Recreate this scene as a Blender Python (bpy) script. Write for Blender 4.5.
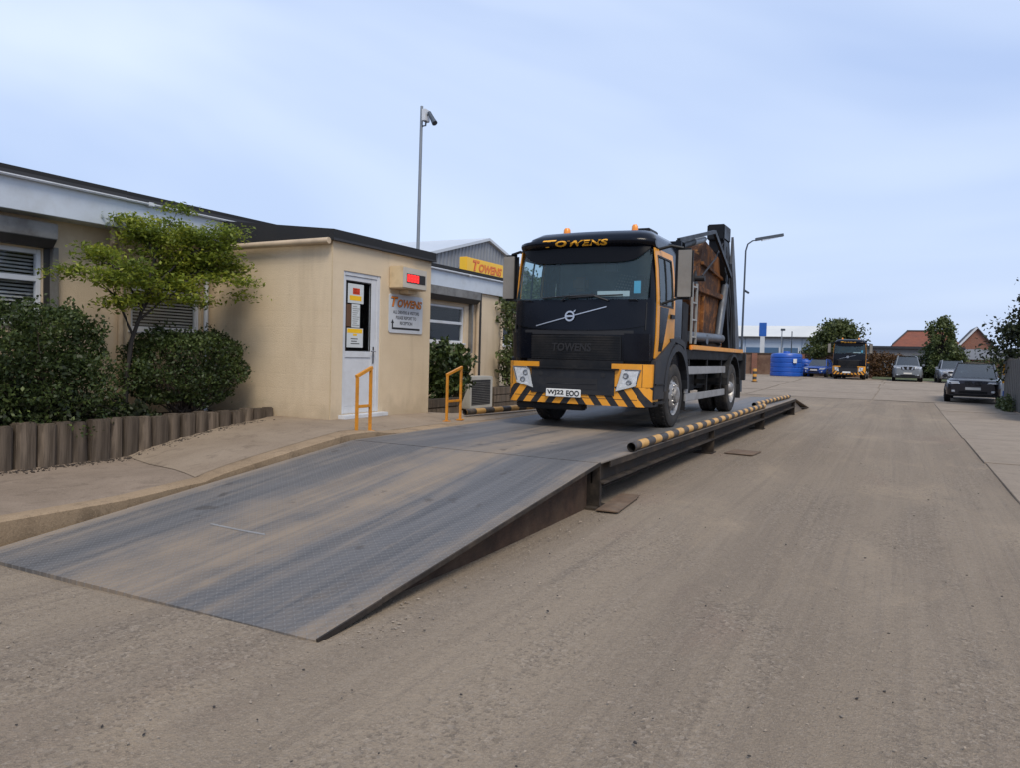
import bpy, bmesh, math, random
import numpy as np
from mathutils import Vector, Matrix
R_ = math.radians
random.seed(7); rng = np.random.default_rng(11)
for o in list(bpy.data.objects): bpy.data.objects.remove(o, do_unlink=True)
SC = bpy.context.scene
COL = SC.collection

# ------------------------------------------------------------------ camera
CF, CP, CR, CY, CH = 765.136, 2.226, 1.516, 27.027, 1.486     # focal px at 1020 wide, pitch, roll, yaw, height
cam = bpy.data.cameras.new('camera'); cam.sensor_fit = 'HORIZONTAL'; cam.sensor_width = 36
cam.lens = CF / 1020 * 36; cam.clip_start = .05; cam.clip_end = 3000
co = bpy.data.objects.new('camera', cam); COL.objects.link(co)
_y, _t, _r = R_(CY), R_(CP), R_(CR)
FW = Vector((-math.sin(_y)*math.cos(_t), math.cos(_y)*math.cos(_t), -math.sin(_t)))
R0 = Vector((math.cos(_y), math.sin(_y), 0)); U0 = R0.cross(FW)
RR = R0*math.cos(_r) + U0*math.sin(_r); UU = U0*math.cos(_r) - R0*math.sin(_r)
M = Matrix.Identity(4)
for i in range(3): M[i][0] = RR[i]; M[i][1] = UU[i]; M[i][2] = -FW[i]; M[i][3] = (0, 0, CH)[i]
co.matrix_world = M
SC.camera = co
def ray(u, v): return FW + RR*((u-510)/CF) - UU*((v-384)/CF)
def atd(u, v, d): return Vector((0, 0, CH)) + ray(u, v)*d            # point at depth d along a pixel's direction
def on(u, v, ax, val):
    D = ray(u, v); O = Vector((0, 0, CH)); i = 'xyz'.index(ax)
    return O + D*((val-O[i])/D[i])

# ------------------------------------------------------------------ light
SUN_EL, SUN_AZ = 52, 140          # azimuth clockwise from +Y: high, behind the camera to the right, veiled by thin cloud
w = bpy.data.worlds.new('World'); SC.world = w; w.use_nodes = True
nt = w.node_tree; N = nt.nodes; L = nt.links; N.clear()
out = N.new('ShaderNodeOutputWorld'); bg = N.new('ShaderNodeBackground'); bg.inputs[1].default_value = .074
sky = N.new('ShaderNodeTexSky'); sky.sky_type = 'NISHITA'; sky.sun_disc = False
sky.sun_elevation = R_(SUN_EL); sky.sun_rotation = R_(SUN_AZ); sky.air_density = 1.2; sky.dust_density = 2.5; sky.ozone_density = 1.4
tc = N.new('ShaderNodeTexCoord'); mp = N.new('ShaderNodeMapping'); mp.inputs['Scale'].default_value = (1, 1, 2.6); mp.inputs['Location'].default_value = (2.4, 4.8, .9)
L.new(tc.outputs['Generated'], mp.inputs[0])
nz = N.new('ShaderNodeTexNoise'); nz.inputs['Scale'].default_value = 1.15; nz.inputs['Detail'].default_value = 4; nz.inputs['Roughness'].default_value = .45; nz.inputs['Distortion'].default_value = .6
L.new(mp.outputs[0], nz.inputs[0])
cr = N.new('ShaderNodeValToRGB'); cr.color_ramp.elements[0].position = .36; cr.color_ramp.elements[1].position = .70
cr.color_ramp.elements[0].color = (.36, .485, .78, 1); cr.color_ramp.elements[1].color = (.69, .79, .965, 1)
L.new(nz.outputs[0], cr.inputs[0])
sc = N.new('ShaderNodeVectorMath'); sc.operation = 'SCALE'; sc.inputs['Scale'].default_value = 9.6; L.new(cr.outputs[0], sc.inputs[0])
mx = N.new('ShaderNodeMix'); mx.data_type = 'RGBA'; mx.inputs[0].default_value = .86
L.new(sky.outputs[0], mx.inputs[6]); L.new(sc.outputs[0], mx.inputs[7]); L.new(mx.outputs[2], bg.inputs[0]); L.new(bg.outputs[0], out.inputs[0])
sl = bpy.data.lights.new('sun', 'SUN'); sl.energy = 1.5; sl.angle = R_(24); sl.color = (1, .905, .76)
so = bpy.data.objects.new('sun', sl); COL.objects.link(so)
sd = Vector((math.sin(R_(SUN_AZ))*math.cos(R_(SUN_EL)), math.cos(R_(SUN_AZ))*math.cos(R_(SUN_EL)), math.sin(R_(SUN_EL))))
so.rotation_euler = sd.to_track_quat('Z', 'Y').to_euler(); so.location = (0, 0, 30)
SC.view_settings.view_transform = 'Standard'; SC.view_settings.look = 'None'; SC.view_settings.gamma = 1
SC.view_settings.exposure = .8; SC.view_settings.use_curve_mapping = False
SC.render.engine = 'CYCLES'; SC.render.resolution_x = 1024; SC.render.resolution_y = 771
SC.cycles.max_bounces = 6; SC.cycles.transparent_max_bounces = 12

# ------------------------------------------------------------------ materials
MATS = {}
def newmat(name):
    m = bpy.data.materials.new(name); m.use_nodes = True; m.node_tree.nodes.clear(); MATS[name] = m
    return m, m.node_tree.nodes, m.node_tree.links
def nd(N, t, **k):
    n = N.new('ShaderNode'+t)
    for a, b in k.items():
        if a[0] == '_': n.inputs[a[1:].replace('_', ' ')].default_value = b
        else: setattr(n, a, b)
    return n
def mixc(N, L, f, a, b, mode='MIX'):
    m = N.new('ShaderNodeMix'); m.data_type = 'RGBA'; m.blend_type = mode
    for s, x in ((0, f), (6, a), (7, b)):
        if isinstance(x, (int, float)): m.inputs[s].default_value = x
        elif isinstance(x, tuple): m.inputs[s].default_value = (*x[:3], 1)
        else: L.new(x, m.inputs[s])
    return m.outputs[2]
def ramp(N, L, src, a, b, ca=0, cb=1):
    r = N.new('ShaderNodeMapRange'); r.inputs[1].default_value = a; r.inputs[2].default_value = b; r.inputs[3].default_value = ca; r.inputs[4].default_value = cb
    r.interpolation_type = 'SMOOTHSTEP'
    L.new(src, r.inputs[0]); return r.outputs[0]
def noise(N, L, vec, scale, detail=4, rough=.55, dist=0):
    n = nd(N, 'TexNoise', _Scale=scale, _Detail=detail, _Roughness=rough, _Distortion=dist)
    L.new(vec, n.inputs['Vector']); return n.outputs[0]
def mapv(N, L, vec, scale=(1, 1, 1), loc=(0, 0, 0), rot=(0, 0, 0)):
    m = N.new('ShaderNodeMapping'); m.inputs['Scale'].default_value = scale; m.inputs['Location'].default_value = loc; m.inputs['Rotation'].default_value = rot
    L.new(vec, m.inputs[0]); return m.outputs[0]
def math_(N, L, op, a, b=None):
    m = N.new('ShaderNodeMath'); m.operation = op
    for i, x in enumerate((a, b)):
        if x is None: continue
        if isinstance(x, (int, float)): m.inputs[i].default_value = x
        else: L.new(x, m.inputs[i])
    return m.outputs[0]
def finish(N, L, col, rough=.6, metal=0, bump=None, bstr=.3, bdist=.01, spec=.5, **k):
    p = N.new('ShaderNodeBsdfPrincipled'); o = N.new('ShaderNodeOutputMaterial')
    for s, x in (('Base Color', col), ('Roughness', rough), ('Metallic', metal)):
        if isinstance(x, tuple): p.inputs[s].default_value = (*x[:3], 1)
        elif isinstance(x, (int, float)): p.inputs[s].default_value = x
        else: L.new(x, p.inputs[s])
    p.inputs['Specular IOR Level'].default_value = spec
    for a, b in k.items(): p.inputs[a.replace('_', ' ')].default_value = b
    if bump is not None:
        b = nd(N, 'Bump', _Strength=bstr, _Distance=bdist); L.new(bump, b.inputs['Height']); L.new(b.outputs[0], p.inputs['Normal'])
    L.new(p.outputs[0], o.inputs[0]); return p
def pm(name, col, rough=.6, metal=0, var=.15, scale=3, bump=0, bscale=60, dirt=None, dfac=.5, dscale=2.5, spec=.5, **k):
    """plain painted / mineral surface: large and small colour variation, optional dust patches, fine relief"""
    m, N, L = newmat(name); v = nd(N, 'TexCoord').outputs['Object']
    a = noise(N, L, v, scale, 6, .6); b = noise(N, L, v, scale*9, 3, .6)
    c = mixc(N, L, ramp(N, L, a, .25, .75), tuple(x*(1-var) for x in col), tuple(min(1, x*(1+var)) for x in col))
    c = mixc(N, L, math_(N, L, 'MULTIPLY', ramp(N, L, b, .3, .8), .5*var+.02), c, tuple(x*.5 for x in col))
    r = ramp(N, L, a, .2, .8, max(.02, rough*.8), min(1, rough*1.2))
    if dirt:
        d = noise(N, L, v, dscale, 7, .68); f = math_(N, L, 'MULTIPLY', ramp(N, L, d, .42, .72), dfac)
        c = mixc(N, L, f, c, dirt)
        r = math_(N, L, 'ADD', r, math_(N, L, 'MULTIPLY', f, .4))
    bb = noise(N, L, v, bscale, 3, .6) if bump else None
    finish(N, L, c, r, metal, bb, bump, .01, spec, **k); return m
def glass(name, tint=(.55, .68, .72), op=.25, base=(.01, .015, .018), ior=1.5):
    m, N, L = newmat(name)
    t = nd(N, 'BsdfTransparent'); t.inputs[0].default_value = (*tint, 1)
    g = nd(N, 'BsdfGlossy', _Roughness=.03); fr = nd(N, 'Fresnel'); L.new(ramp(N, L, nd(N, 'NewGeometry').outputs['Backfacing'], 0, 1, ior, 1/ior), fr.inputs['IOR'])
    d = nd(N, 'BsdfDiffuse'); d.inputs[0].default_value = (*base, 1)
    m1 = nd(N, 'MixShader'); m1.inputs[0].default_value = op; L.new(t.outputs[0], m1.inputs[1]); L.new(d.outputs[0], m1.inputs[2])
    m2 = nd(N, 'MixShader'); L.new(ramp(N, L, fr.outputs[0], 0, 1, .02, 1), m2.inputs[0]); L.new(m1.outputs[0], m2.inputs[1]); L.new(g.outputs[0], m2.inputs[2])
    L.new(m2.outputs[0], nd(N, 'OutputMaterial').inputs[0]); return m
def emis(name, col, s):
    m, N, L = newmat(name); e = nd(N, 'Emission'); e.inputs[0].default_value = (*col, 1); e.inputs[1].default_value = s
    L.new(e.outputs[0], nd(N, 'OutputMaterial').inputs[0])
def leafmat(name, c0, c1, c2, trans=.3):
    m, N, L = newmat(name); g = nd(N, 'NewGeometry'); v = nd(N, 'TexCoord').outputs['Object']
    r = N.new('ShaderNodeValToRGB'); e = r.color_ramp.elements; e[0].color = (*c0, 1); e[1].color = (*c2, 1); x = e.new(.55); x.color = (*c1, 1)
    n = noise(N, L, v, 2.2, 3); s = math_(N, L, 'ADD', math_(N, L, 'MULTIPLY', g.outputs['Random Per Island'], .62), math_(N, L, 'MULTIPLY', ramp(N, L, n, .35, .68), .38))
    L.new(s, r.inputs[0])
    p = nd(N, 'BsdfPrincipled', _Roughness=.5); L.new(r.outputs[0], p.inputs['Base Color']); p.inputs['Specular IOR Level'].default_value = .35
    t = nd(N, 'BsdfTranslucent'); L.new(r.outputs[0], t.inputs[0])
    mm = nd(N, 'MixShader'); mm.inputs[0].default_value = trans; L.new(p.outputs[0], mm.inputs[1]); L.new(t.outputs[0], mm.inputs[2])
    L.new(mm.outputs[0], nd(N, 'OutputMaterial').inputs[0])

def ground_mats():
    # yard: worn, dusty tarmac with tracks along the road, sandy drifts and exposed aggregate
    m, N, L = newmat('yard'); g = nd(N, 'NewGeometry').outputs['Position']
    big = noise(N, L, mapv(N, L, g, (.5, .12, 1)), 1, 5, .6, .4)
    track = noise(N, L, mapv(N, L, g, (1.5, .05, 1), (3.1, 0, 0)), 1, 4, .55)
    patch = noise(N, L, mapv(N, L, g, (.9, .45, 1), (7, 2, 0)), 1, 7, .65, .5)
    fine = noise(N, L, g, 38, 4, .7); grit = noise(N, L, mapv(N, L, g, (1.3, 1, 1)), 130, 2, .6)
    vo = nd(N, 'TexVoronoi', _Scale=62.0); L.new(g, vo.inputs['Vector'])
    c = mixc(N, L, ramp(N, L, big, .35, .66), (.218, .172, .124), (.275, .219, .158))
    c = mixc(N, L, ramp(N, L, track, .46, .64, 0, .55), c, (.18, .143, .107))
    for sx, sy, o, lo, f_, cc in ((5, .06, 1.3, .5, .45, (.168, .133, .10)), (10, .16, 4.1, .52, .32, (.28, .228, .172)), (22, .5, 8.3, .52, .28, (.155, .126, .10))):
        c = mixc(N, L, ramp(N, L, noise(N, L, mapv(N, L, g, (sx, sy, 1), (o, 0, 0)), 1, 4, .6, .8), lo, .68, 0, f_), c, cc)
    c = mixc(N, L, ramp(N, L, patch, .52, .7, 0, .55), c, (.33, .256, .176))
    c = mixc(N, L, ramp(N, L, noise(N, L, mapv(N, L, g, (.7, .3, 1), (11, 5, 0)), 1, 6, .6), .58, .7, 0, .45), c, (.225, .16, .12))
    oil = noise(N, L, mapv(N, L, g, (1, .5, 1), (21, 3, 0)), 1.6, 4, .55); c = mixc(N, L, ramp(N, L, oil, .66, .74, 0, .35), c, (.13, .11, .092))
    fleck = noise(N, L, g, 34, 9, .82, .3); zone = ramp(N, L, noise(N, L, mapv(N, L, g, (1.1, .3, 1), (2, 9, 0)), 1, 6, .7), .44, .62, .12, 1)
    c = mixc(N, L, math_(N, L, 'MULTIPLY', ramp(N, L, fleck, .51, .64), math_(N, L, 'MULTIPLY', zone, .62)), c, (.108, .085, .065))
    vs_ = nd(N, 'SeparateColor'); L.new(vo.outputs['Color'], vs_.inputs[0]); zr_ = ramp(N, L, zone, .1, 1, .35, 1)
    c = mixc(N, L, math_(N, L, 'MULTIPLY', ramp(N, L, vs_.outputs[0], .74, .9), math_(N, L, 'MULTIPLY', zr_, .55)), c, (.105, .084, .065))
    c = mixc(N, L, math_(N, L, 'MULTIPLY', ramp(N, L, vs_.outputs[1], .78, .95), math_(N, L, 'MULTIPLY', zr_, .5)), c, (.36, .30, .235))
    f2 = noise(N, L, mapv(N, L, g, (1, 1.3, 1)), 22, 5, .7, .5)
    c = mixc(N, L, math_(N, L, 'MULTIPLY', ramp(N, L, f2, .52, .66), math_(N, L, 'MULTIPLY', zr_, .5)), c, (.115, .092, .071))
    c = mixc(N, L, ramp(N, L, fine, .44, .7, 0, .2), c, (.15, .118, .09))
    c = mixc(N, L, ramp(N, L, grit, .52, .7, 0, .45), c, (.36, .30, .24))
    c = mixc(N, L, ramp(N, L, noise(N, L, g, 150, 2, .7), .58, .7, 0, .5), c, (.10, .08, .063))
    # old tyre marks and a brick-edged trench line
    h = math_(N, L, 'ADD', math_(N, L, 'MULTIPLY', grit, .9), math_(N, L, 'MULTIPLY', vo.outputs['Distance'], .6)); h = math_(N, L, 'ADD', h, math_(N, L, 'MULTIPLY', fine, .6))
    h = math_(N, L, 'ADD', h, math_(N, L, 'MULTIPLY', f2, 1.1)); finish(N, L, c, .92, 0, h, .75, .011, .2)
    # concrete (pavement, slab, kerb, lane)
    for nm, a, b, st in (('pavement', (.20, .152, .11), (.26, .20, .148), (.13, .098, .071)), ('kerb', (.225, .16, .098), (.31, .225, .142), (.11, .078, .05)),
                         ('lane', (.222, .178, .133), (.28, .226, .17), (.165, .13, .098)), ('slab', (.235, .18, .128), (.29, .228, .165), (.15, .112, .08))):
        m, N, L = newmat(nm); g = nd(N, 'NewGeometry').outputs['Position']
        x = noise(N, L, g, 1.1, 6, .65, .3); y = noise(N, L, g, 45, 4, .7); z = noise(N, L, g, 3.5, 6, .7, .8)
        c = mixc(N, L, ramp(N, L, x, .3, .7), a, b); c = mixc(N, L, ramp(N, L, z, .5, .72, 0, .7), c, st)
        c = mixc(N, L, ramp(N, L, y, .5, .7, 0, .45), c, tuple(q*.55 for q in a))
        c = mixc(N, L, ramp(N, L, noise(N, L, g, 120, 2), .56, .7, 0, .5), c, tuple(q*1.35 for q in b))
        finish(N, L, c, .88, 0, y, .5, .008, .25)
    # weighbridge tread plate: bluish worn steel, tan dust in streaks along the driving direction, raised lozenges
    for nm, dust in (('tread_plate', .68), ('deck_plate', .62)):
        m, N, L = newmat(nm); g = nd(N, 'NewGeometry').outputs['Position']; sp = nd(N, 'SeparateXYZ'); L.new(g, sp.inputs[0])
        s1 = noise(N, L, mapv(N, L, g, (2.3, .1, 1), (1.7, .4, 0)), 1, 4, .6, .25); s2 = noise(N, L, mapv(N, L, g, (9, .35, 1)), 1, 5, .65, .3)
        s3 = noise(N, L, g, 2.1, 6, .65)
        # dust gathers between and beside the wheel lines (wheel lines at x = -5.05 and -3.1)
        d1 = math_(N, L, 'ABSOLUTE', math_(N, L, 'ADD', sp.outputs[0], 4.12)); mid = ramp(N, L, d1, .25, .8, 1, 0)
        edge = ramp(N, L, d1, 1.28, 1.5, 0, .75)
        f = math_(N, L, 'ADD', math_(N, L, 'MULTIPLY', mid, .42), math_(N, L, 'MULTIPLY', edge, .5))
        f = math_(N, L, 'ADD', f, math_(N, L, 'MULTIPLY', math_(N, L, 'SUBTRACT', s1, .47), 1.3))
        f = math_(N, L, 'ADD', f, math_(N, L, 'MULTIPLY', math_(N, L, 'SUBTRACT', s2, .5), 1.05))
        f = math_(N, L, 'ADD', f, math_(N, L, 'MULTIPLY', math_(N, L, 'SUBTRACT', s3, .5), .7))
        f = ramp(N, L, f, -.05, .75)
        steel = mixc(N, L, ramp(N, L, s2, .3, .7), (.086, .083, .081), (.125, .12, .117))
        steel = mixc(N, L, ramp(N, L, noise(N, L, mapv(N, L, g, (5, .22, 1), (4, 0, 0)), 1, 4, .6), .52, .68, 0, .8), steel, (.064, .063, .064))
        c = mixc(N, L, math_(N, L, 'MULTIPLY', f, dust+.3), steel, (.26, .20, .14))
        # lozenges: two sets of short bars at +-45 degrees on alternating cells
        def bars(rot, off):
            q = mapv(N, L, g, (1, 1, 1), off, (0, 0, rot)); qs = nd(N, 'SeparateXYZ'); L.new(q, qs.inputs[0])
            a = math_(N, L, 'ABSOLUTE', math_(N, L, 'SUBTRACT', math_(N, L, 'FRACT', math_(N, L, 'MULTIPLY', qs.outputs[0], 19)), .5))
            b = math_(N, L, 'ABSOLUTE', math_(N, L, 'SUBTRACT', math_(N, L, 'FRACT', math_(N, L, 'MULTIPLY', qs.outputs[1], 19)), .5))
            e = math_(N, L, 'ADD', math_(N, L, 'MULTIPLY', a, 2.1), math_(N, L, 'MULTIPLY', b, 6.5))
            return ramp(N, L, e, .75, 1.05, 1, 0)
        bb = math_(N, L, 'MAXIMUM', bars(R_(45), (0, 0, 0)), bars(R_(135), (.026, .0, 0)))
        c = mixc(N, L, math_(N, L, 'MULTIPLY', bb, .34), c, (.22, .215, .21))
        c = mixc(N, L, ramp(N, L, noise(N, L, mapv(N, L, g, (1, .6, 1), (5, 1, 0)), 3.2, 5, .6), .64, .7, 0, .6), c, (.055, .045, .036))
        rg = ramp(N, L, f, 0, 1, .58, .85)
        finish(N, L, c, rg, .1, math_(N, L, 'ADD', bb, math_(N, L, 'MULTIPLY', noise(N, L, g, 90, 3), .35)), .6, .004, .5)
ground_mats()

def render_wall(nm, a, b, st):
    m, N, L = newmat(nm); g = nd(N, 'NewGeometry').outputs['Position']
    x = noise(N, L, g, .9, 5, .6); dr = noise(N, L, mapv(N, L, g, (2.6, 2.6, .3)), 1, 6, .65, .3); y = noise(N, L, g, 90, 3, .7)
    sp = nd(N, 'SeparateXYZ'); L.new(g, sp.inputs[0])
    c = mixc(N, L, ramp(N, L, x, .3, .7), a, b); c = mixc(N, L, ramp(N, L, dr, .5, .72, 0, .4), c, st)
    splash = math_(N, L, 'MULTIPLY', ramp(N, L, math_(N, L, 'ADD', sp.outputs[2], math_(N, L, 'MULTIPLY', noise(N, L, g, 4, 5), .6)), .75, 1.15, 1, 0), .45)
    c = mixc(N, L, splash, c, tuple(q*.72 for q in st))
    c = mixc(N, L, ramp(N, L, y, .5, .75, 0, .3), c, tuple(q*.62 for q in a))
    # roller-work courses just telegraph through the render
    bk = nd(N, 'TexBrick', _Scale=1.0, _Mortar_Size=.012, _Brick_Width=.45, _Row_Height=.225)
    cmb = nd(N, 'CombineXYZ'); L.new(math_(N, L, 'ADD', sp.outputs[0], sp.outputs[1]), cmb.inputs[0]); L.new(sp.outputs[2], cmb.inputs[1]); L.new(cmb.outputs[0], bk.inputs['Vector'])
    h = math_(N, L, 'ADD', y, math_(N, L, 'MULTIPLY', bk.outputs['Fac'], -.06))
    c = mixc(N, L, math_(N, L, 'MULTIPLY', bk.outputs['Fac'], .02), c, tuple(q*.6 for q in a))
    finish(N, L, c, .9, 0, h, .8, .01, .2)
render_wall('cream_render', (.63, .50, .34), (.70, .57, .40), (.47, .365, .24))
render_wall('office_render', (.59, .47, .33), (.67, .545, .39), (.44, .345, .235))

def stripes(nm, ca, cb, axis, per, duty=.5, slant=0, mirror=False, rough=.45, dirt=(.16, .12, .085), dfac=.35):
    """painted hazard bands along a local axis; slant in x per z"""
    m, N, L = newmat(nm); v = nd(N, 'TexCoord').outputs['Object']; sp = nd(N, 'SeparateXYZ'); L.new(v, sp.inputs[0])
    x = sp.outputs[axis]
    if mirror: x = math_(N, L, 'ABSOLUTE', x)
    q = math_(N, L, 'ADD', x, math_(N, L, 'MULTIPLY', sp.outputs[2], slant)) if slant else x
    f = math_(N, L, 'FRACT', math_(N, L, 'DIVIDE', q, per)); s = math_(N, L, 'GREATER_THAN', f, duty)
    c = mixc(N, L, s, ca, cb); d = noise(N, L, v, 7, 7, .7)
    c = mixc(N, L, ramp(N, L, d, .45, .72, 0, dfac), c, dirt)
    finish(N, L, c, ramp(N, L, d, .3, .7, rough, .8), 0, noise(N, L, v, 60, 3), .15, .005)
YEL = (.72, .30, .02)
stripes('bumper_stripes', YEL, (.012, .012, .014), 0, .235, .52, .75, True, .35, dfac=.12)
stripes('pipe_stripes', (.035, .03, .027), (.52, .29, .08), 1, .55, .5, 0, dfac=.6)
stripes('bollard_stripes', (.55, .25, .03), (.03, .028, .025), 2, .32, .5, 0, dfac=.4)

for nm, c, r, mt, k in (
    ('truck_black', (.004, .005, .009), .16, 0, dict(var=.1, spec=.22, dirt=(.03, .027, .024), dfac=.08, dscale=1.5)),
    ('truck_plastic', (.009, .010, .012), .5, 0, dict(spec=.25, var=.15, dirt=(.07, .06, .05), dfac=.3, bump=.05)),
    ('dark_grey_plastic', (.016, .018, .023), .45, 0, dict(spec=.3, var=.1, dirt=(.09, .078, .065), dfac=.3)),
    ('truck_yellow', YEL, .32, 0, dict(var=.06, dirt=(.22, .14, .05), dfac=.25)),
    ('tyre', (.018, .017, .017), .85, 0, dict(var=.25, dirt=(.11, .09, .07), dfac=.5, dscale=4)),
    ('rim', (.33, .32, .31), .42, .6, dict(var=.15, dirt=(.09, .07, .055), dfac=.7, dscale=7)),
    ('alloy', (.12, .12, .125), .35, .7, dict(var=.1)),
    ('chassis', (.008, .008, .009), .6, 0, dict(var=.3, spec=.2, dirt=(.04, .034, .028), dfac=.35)),
    ('guard_grey', (.30, .30, .30), .5, .3, dict(var=.1, dirt=(.14, .12, .1), dfac=.5)),
    ('mirror_grey', (.22, .205, .18), .5, 0, dict(var=.1, dirt=(.14, .12, .1), dfac=.4)),
    ('reflector', (.82, .84, .87), .2, 0, dict(var=.3, scale=25)),
    ('gloss_black', (.003, .003, .004), .3, 0, dict(var=.1, spec=.15)),
    ('cabinet_grey', (.30, .30, .285), .5, .1, dict(var=.08, dirt=(.16, .14, .12), dfac=.4)),
    ('arm_black', (.007, .008, .010), .42, 0, dict(var=.3, spec=.22, dirt=(.04, .035, .03), dfac=.25)),
    ('arm_grey', (.085, .10, .125), .45, .2, dict(var=.15, dirt=(.08, .07, .06), dfac=.5)),
    ('chrome', (.62, .62, .63), .22, 1, dict(var=.08)),
    ('silver_badge', (.55, .56, .58), .3, .8, dict(var=.04)),
    ('seat_cloth', (.05, .05, .055), .9, 0, dict(var=.2)),
    ('headrest_cloth', (.22, .17, .13), .9, 0, dict(var=.2)),
    ('cab_trim', (.14, .18, .20), .7, 0, dict(var=.2)),
    ('amber', (.85, .28, .03), .25, 0, dict(var=.05)),
    ('white_plate', (.72, .72, .70), .4, 0, dict(var=.05)),
    ('plate_yellowed', (.62, .60, .55), .5, 0, dict(var=.05)),
    ('ink', (.012, .012, .014), .6, 0, dict(var=.1)),
    ('white_pvc', (.60, .62, .65), .35, 0, dict(var=.05, dirt=(.3, .27, .22), dfac=.22)),
    ('white_fascia', (.52, .565, .62), .4, 0, dict(var=.06, scale=1, dirt=(.33, .33, .31), dfac=.3)),
    ('felt_black', (.012, .012, .013), .8, 0, dict(var=.4, bump=.2)),
    ('shutter_grey', (.19, .185, .175), .55, .2, dict(var=.25, dirt=(.07, .06, .05), dfac=.6)),
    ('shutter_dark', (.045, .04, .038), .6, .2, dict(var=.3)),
    ('blind', (.50, .47, .43), .6, 0, dict(var=.2)),
    ('blind_dark', (.03, .028, .026), .8, 0, dict(var=.2)),
    ('pipe_cream', (.52, .40, .27), .5, 0, dict(var=.08, dirt=(.22, .17, .12), dfac=.4)),
    ('pipe_dark', (.03, .028, .028), .5, 0, dict(var=.2)),
    ('handrail_yellow', (.62, .25, .02), .42, 0, dict(var=.1, dirt=(.22, .12, .05), dfac=.6, dscale=9)),
    ('led_case', (.60, .47, .29), .5, 0, dict(var=.1, dirt=(.3, .22, .13), dfac=.5, dscale=6)),
    ('led_face', (.50, .46, .40), .5, 0, dict(var=.06)),
    ('sign_white', (.55, .58, .62), .4, 0, dict(var=.04, dirt=(.35, .33, .3), dfac=.2)),
    ('sign_yellow', (.85, .50, .02), .4, 0, dict(var=.05)),
    ('sign_red', (.55, .05, .015), .45, 0, dict(var=.08)),
    ('sign_orange', (.80, .24, .02), .45, 0, dict(var=.08)),
    ('lettering_yellow', (.85, .42, .03), .4, 0, dict(var=.05)),
    ('card_brown', (.12, .06, .03), .8, 0, dict(var=.1)),
    ('paper', (.55, .58, .58), .8, 0, dict(var=.04)),
    ('room_dark', (.02, .02, .022), .9, 0, dict(var=.2)),
    ('steel_rusty', (.085, .06, .042), .8, .3, dict(var=.45, scale=6, dirt=(.13, .1, .075), dfac=.7, bump=.3)),
    ('steel_dark', (.034, .027, .022), .8, .1, dict(var=.45, scale=5, spec=.25, dirt=(.10, .075, .054), dfac=.6, bump=.25)),
    ('rust_dark', (.06, .036, .024), .9, 0, dict(var=.4, scale=7, spec=.2, dirt=(.10, .07, .048), dfac=.6, bump=.3)),
    ('rust_plate', (.15, .098, .062), .85, .2, dict(var=.35, scale=8, dirt=(.2, .155, .115), dfac=.6, bump=.3)),
    ('corrugated', (.235, .245, .26), .5, .3, dict(var=.08, scale=.5, dirt=(.14, .14, .14), dfac=.3, dscale=.6)),
    ('shed_roof', (.52, .55, .58), .5, .2, dict(var=.06, scale=.3)),
    ('pole_grey', (.24, .26, .28), .5, .5, dict(var=.1)),
    ('pole_dark', (.06, .075, .095), .5, .3, dict(var=.1)),
    ('tank_blue', (.008, .075, .38), .42, 0, dict(var=.12, scale=1)),
    ('totem_blue', (.015, .10, .40), .4, 0, dict(var=.08)),
    ('warehouse_wall', (.34, .41, .50), .6, 0, dict(var=.06, scale=.3)),
    ('warehouse_roof', (.56, .56, .53), .6, 0, dict(var=.06, scale=.2)),
    ('warehouse_blue', (.05, .11, .2), .4, 0, dict(var=.1, scale=.3)),
    ('car_blue', (.02, .06, .26), .25, .2, dict(var=.05)),
    ('car_white', (.17, .185, .20), .28, .1, dict(var=.05)),
    ('car_grey', (.018, .015, .018), .2, .2, dict(var=.08)),
    ('car_silver', (.30, .31, .33), .28, .6, dict(var=.05)),
    ('lamp_glass', (.55, .58, .62), .12, .3, dict(var=.1)),
    ('fence_wood', (.10, .092, .08), .85, 0, dict(var=.3, scale=4, bump=.3)),
    ('house_tile', (.05, .043, .042), .8, 0, dict(var=.2, scale=.7)),
    ('far_grey_roof', (.13, .135, .145), .8, 0, dict(var=.1, scale=.4)),
    ('far_dark', (.022, .024, .03), .8, 0, dict(var=.1)),
    ('bark', (.026, .021, .017), .9, 0, dict(var=.3, scale=12, bump=.4)),
    ('twig', (.075, .055, .04), .9, 0, dict(var=.3, scale=12)),
    ('soil', (.05, .037, .027), .95, 0, dict(var=.4, scale=6, bump=.6, bscale=30)),
    ('stone', (.27, .22, .17), .9, 0, dict(var=.4, scale=9)),
    ('stone_dark', (.03, .025, .022), .9, 0, dict(var=.4, scale=9)),
    ('board_white', (.55, .57, .58), .5, 0, dict(var=.06)),
    ('ac_white', (.42, .41, .37), .5, 0, dict(var=.06, dirt=(.2, .17, .13), dfac=.4)),
    ('cyan_window_light', (.12, .5, .72), .5, 0, dict(var=.05)),
    ('grass', (.07, .085, .03), .9, 0, dict(var=.4, scale=1.5, bump=.5)),
): pm(nm, c, r, mt, **k)
glass('cab_glass', (.80, .93, .96), .2, (.085, .15, .175), 1.75); glass('visor_tint', (.05, .05, .055), .8)
glass('window_glass', (.92, .94, .95), .03); glass('car_glass', (.22, .26, .28), .5, (.07, .08, .085), 2.4)
glass('lens', (.95, .96, .97), .22, (.5, .53, .56))
emis('led_red', (1, .03, .03), 1.6); 
leafmat('hedge_leaf', (.014, .022, .007), (.042, .066, .016), (.13, .165, .045), .25)
leafmat('acer_leaf', (.06, .09, .016), (.20, .25, .03), (.46, .46, .06), .45)
leafmat('far_leaf', (.026, .036, .012), (.075, .095, .026), (.15, .17, .055), .28)
leafmat('far_leaf_pale', (.034, .05, .018), (.09, .115, .036), (.18, .21, .08), .28)
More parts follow.
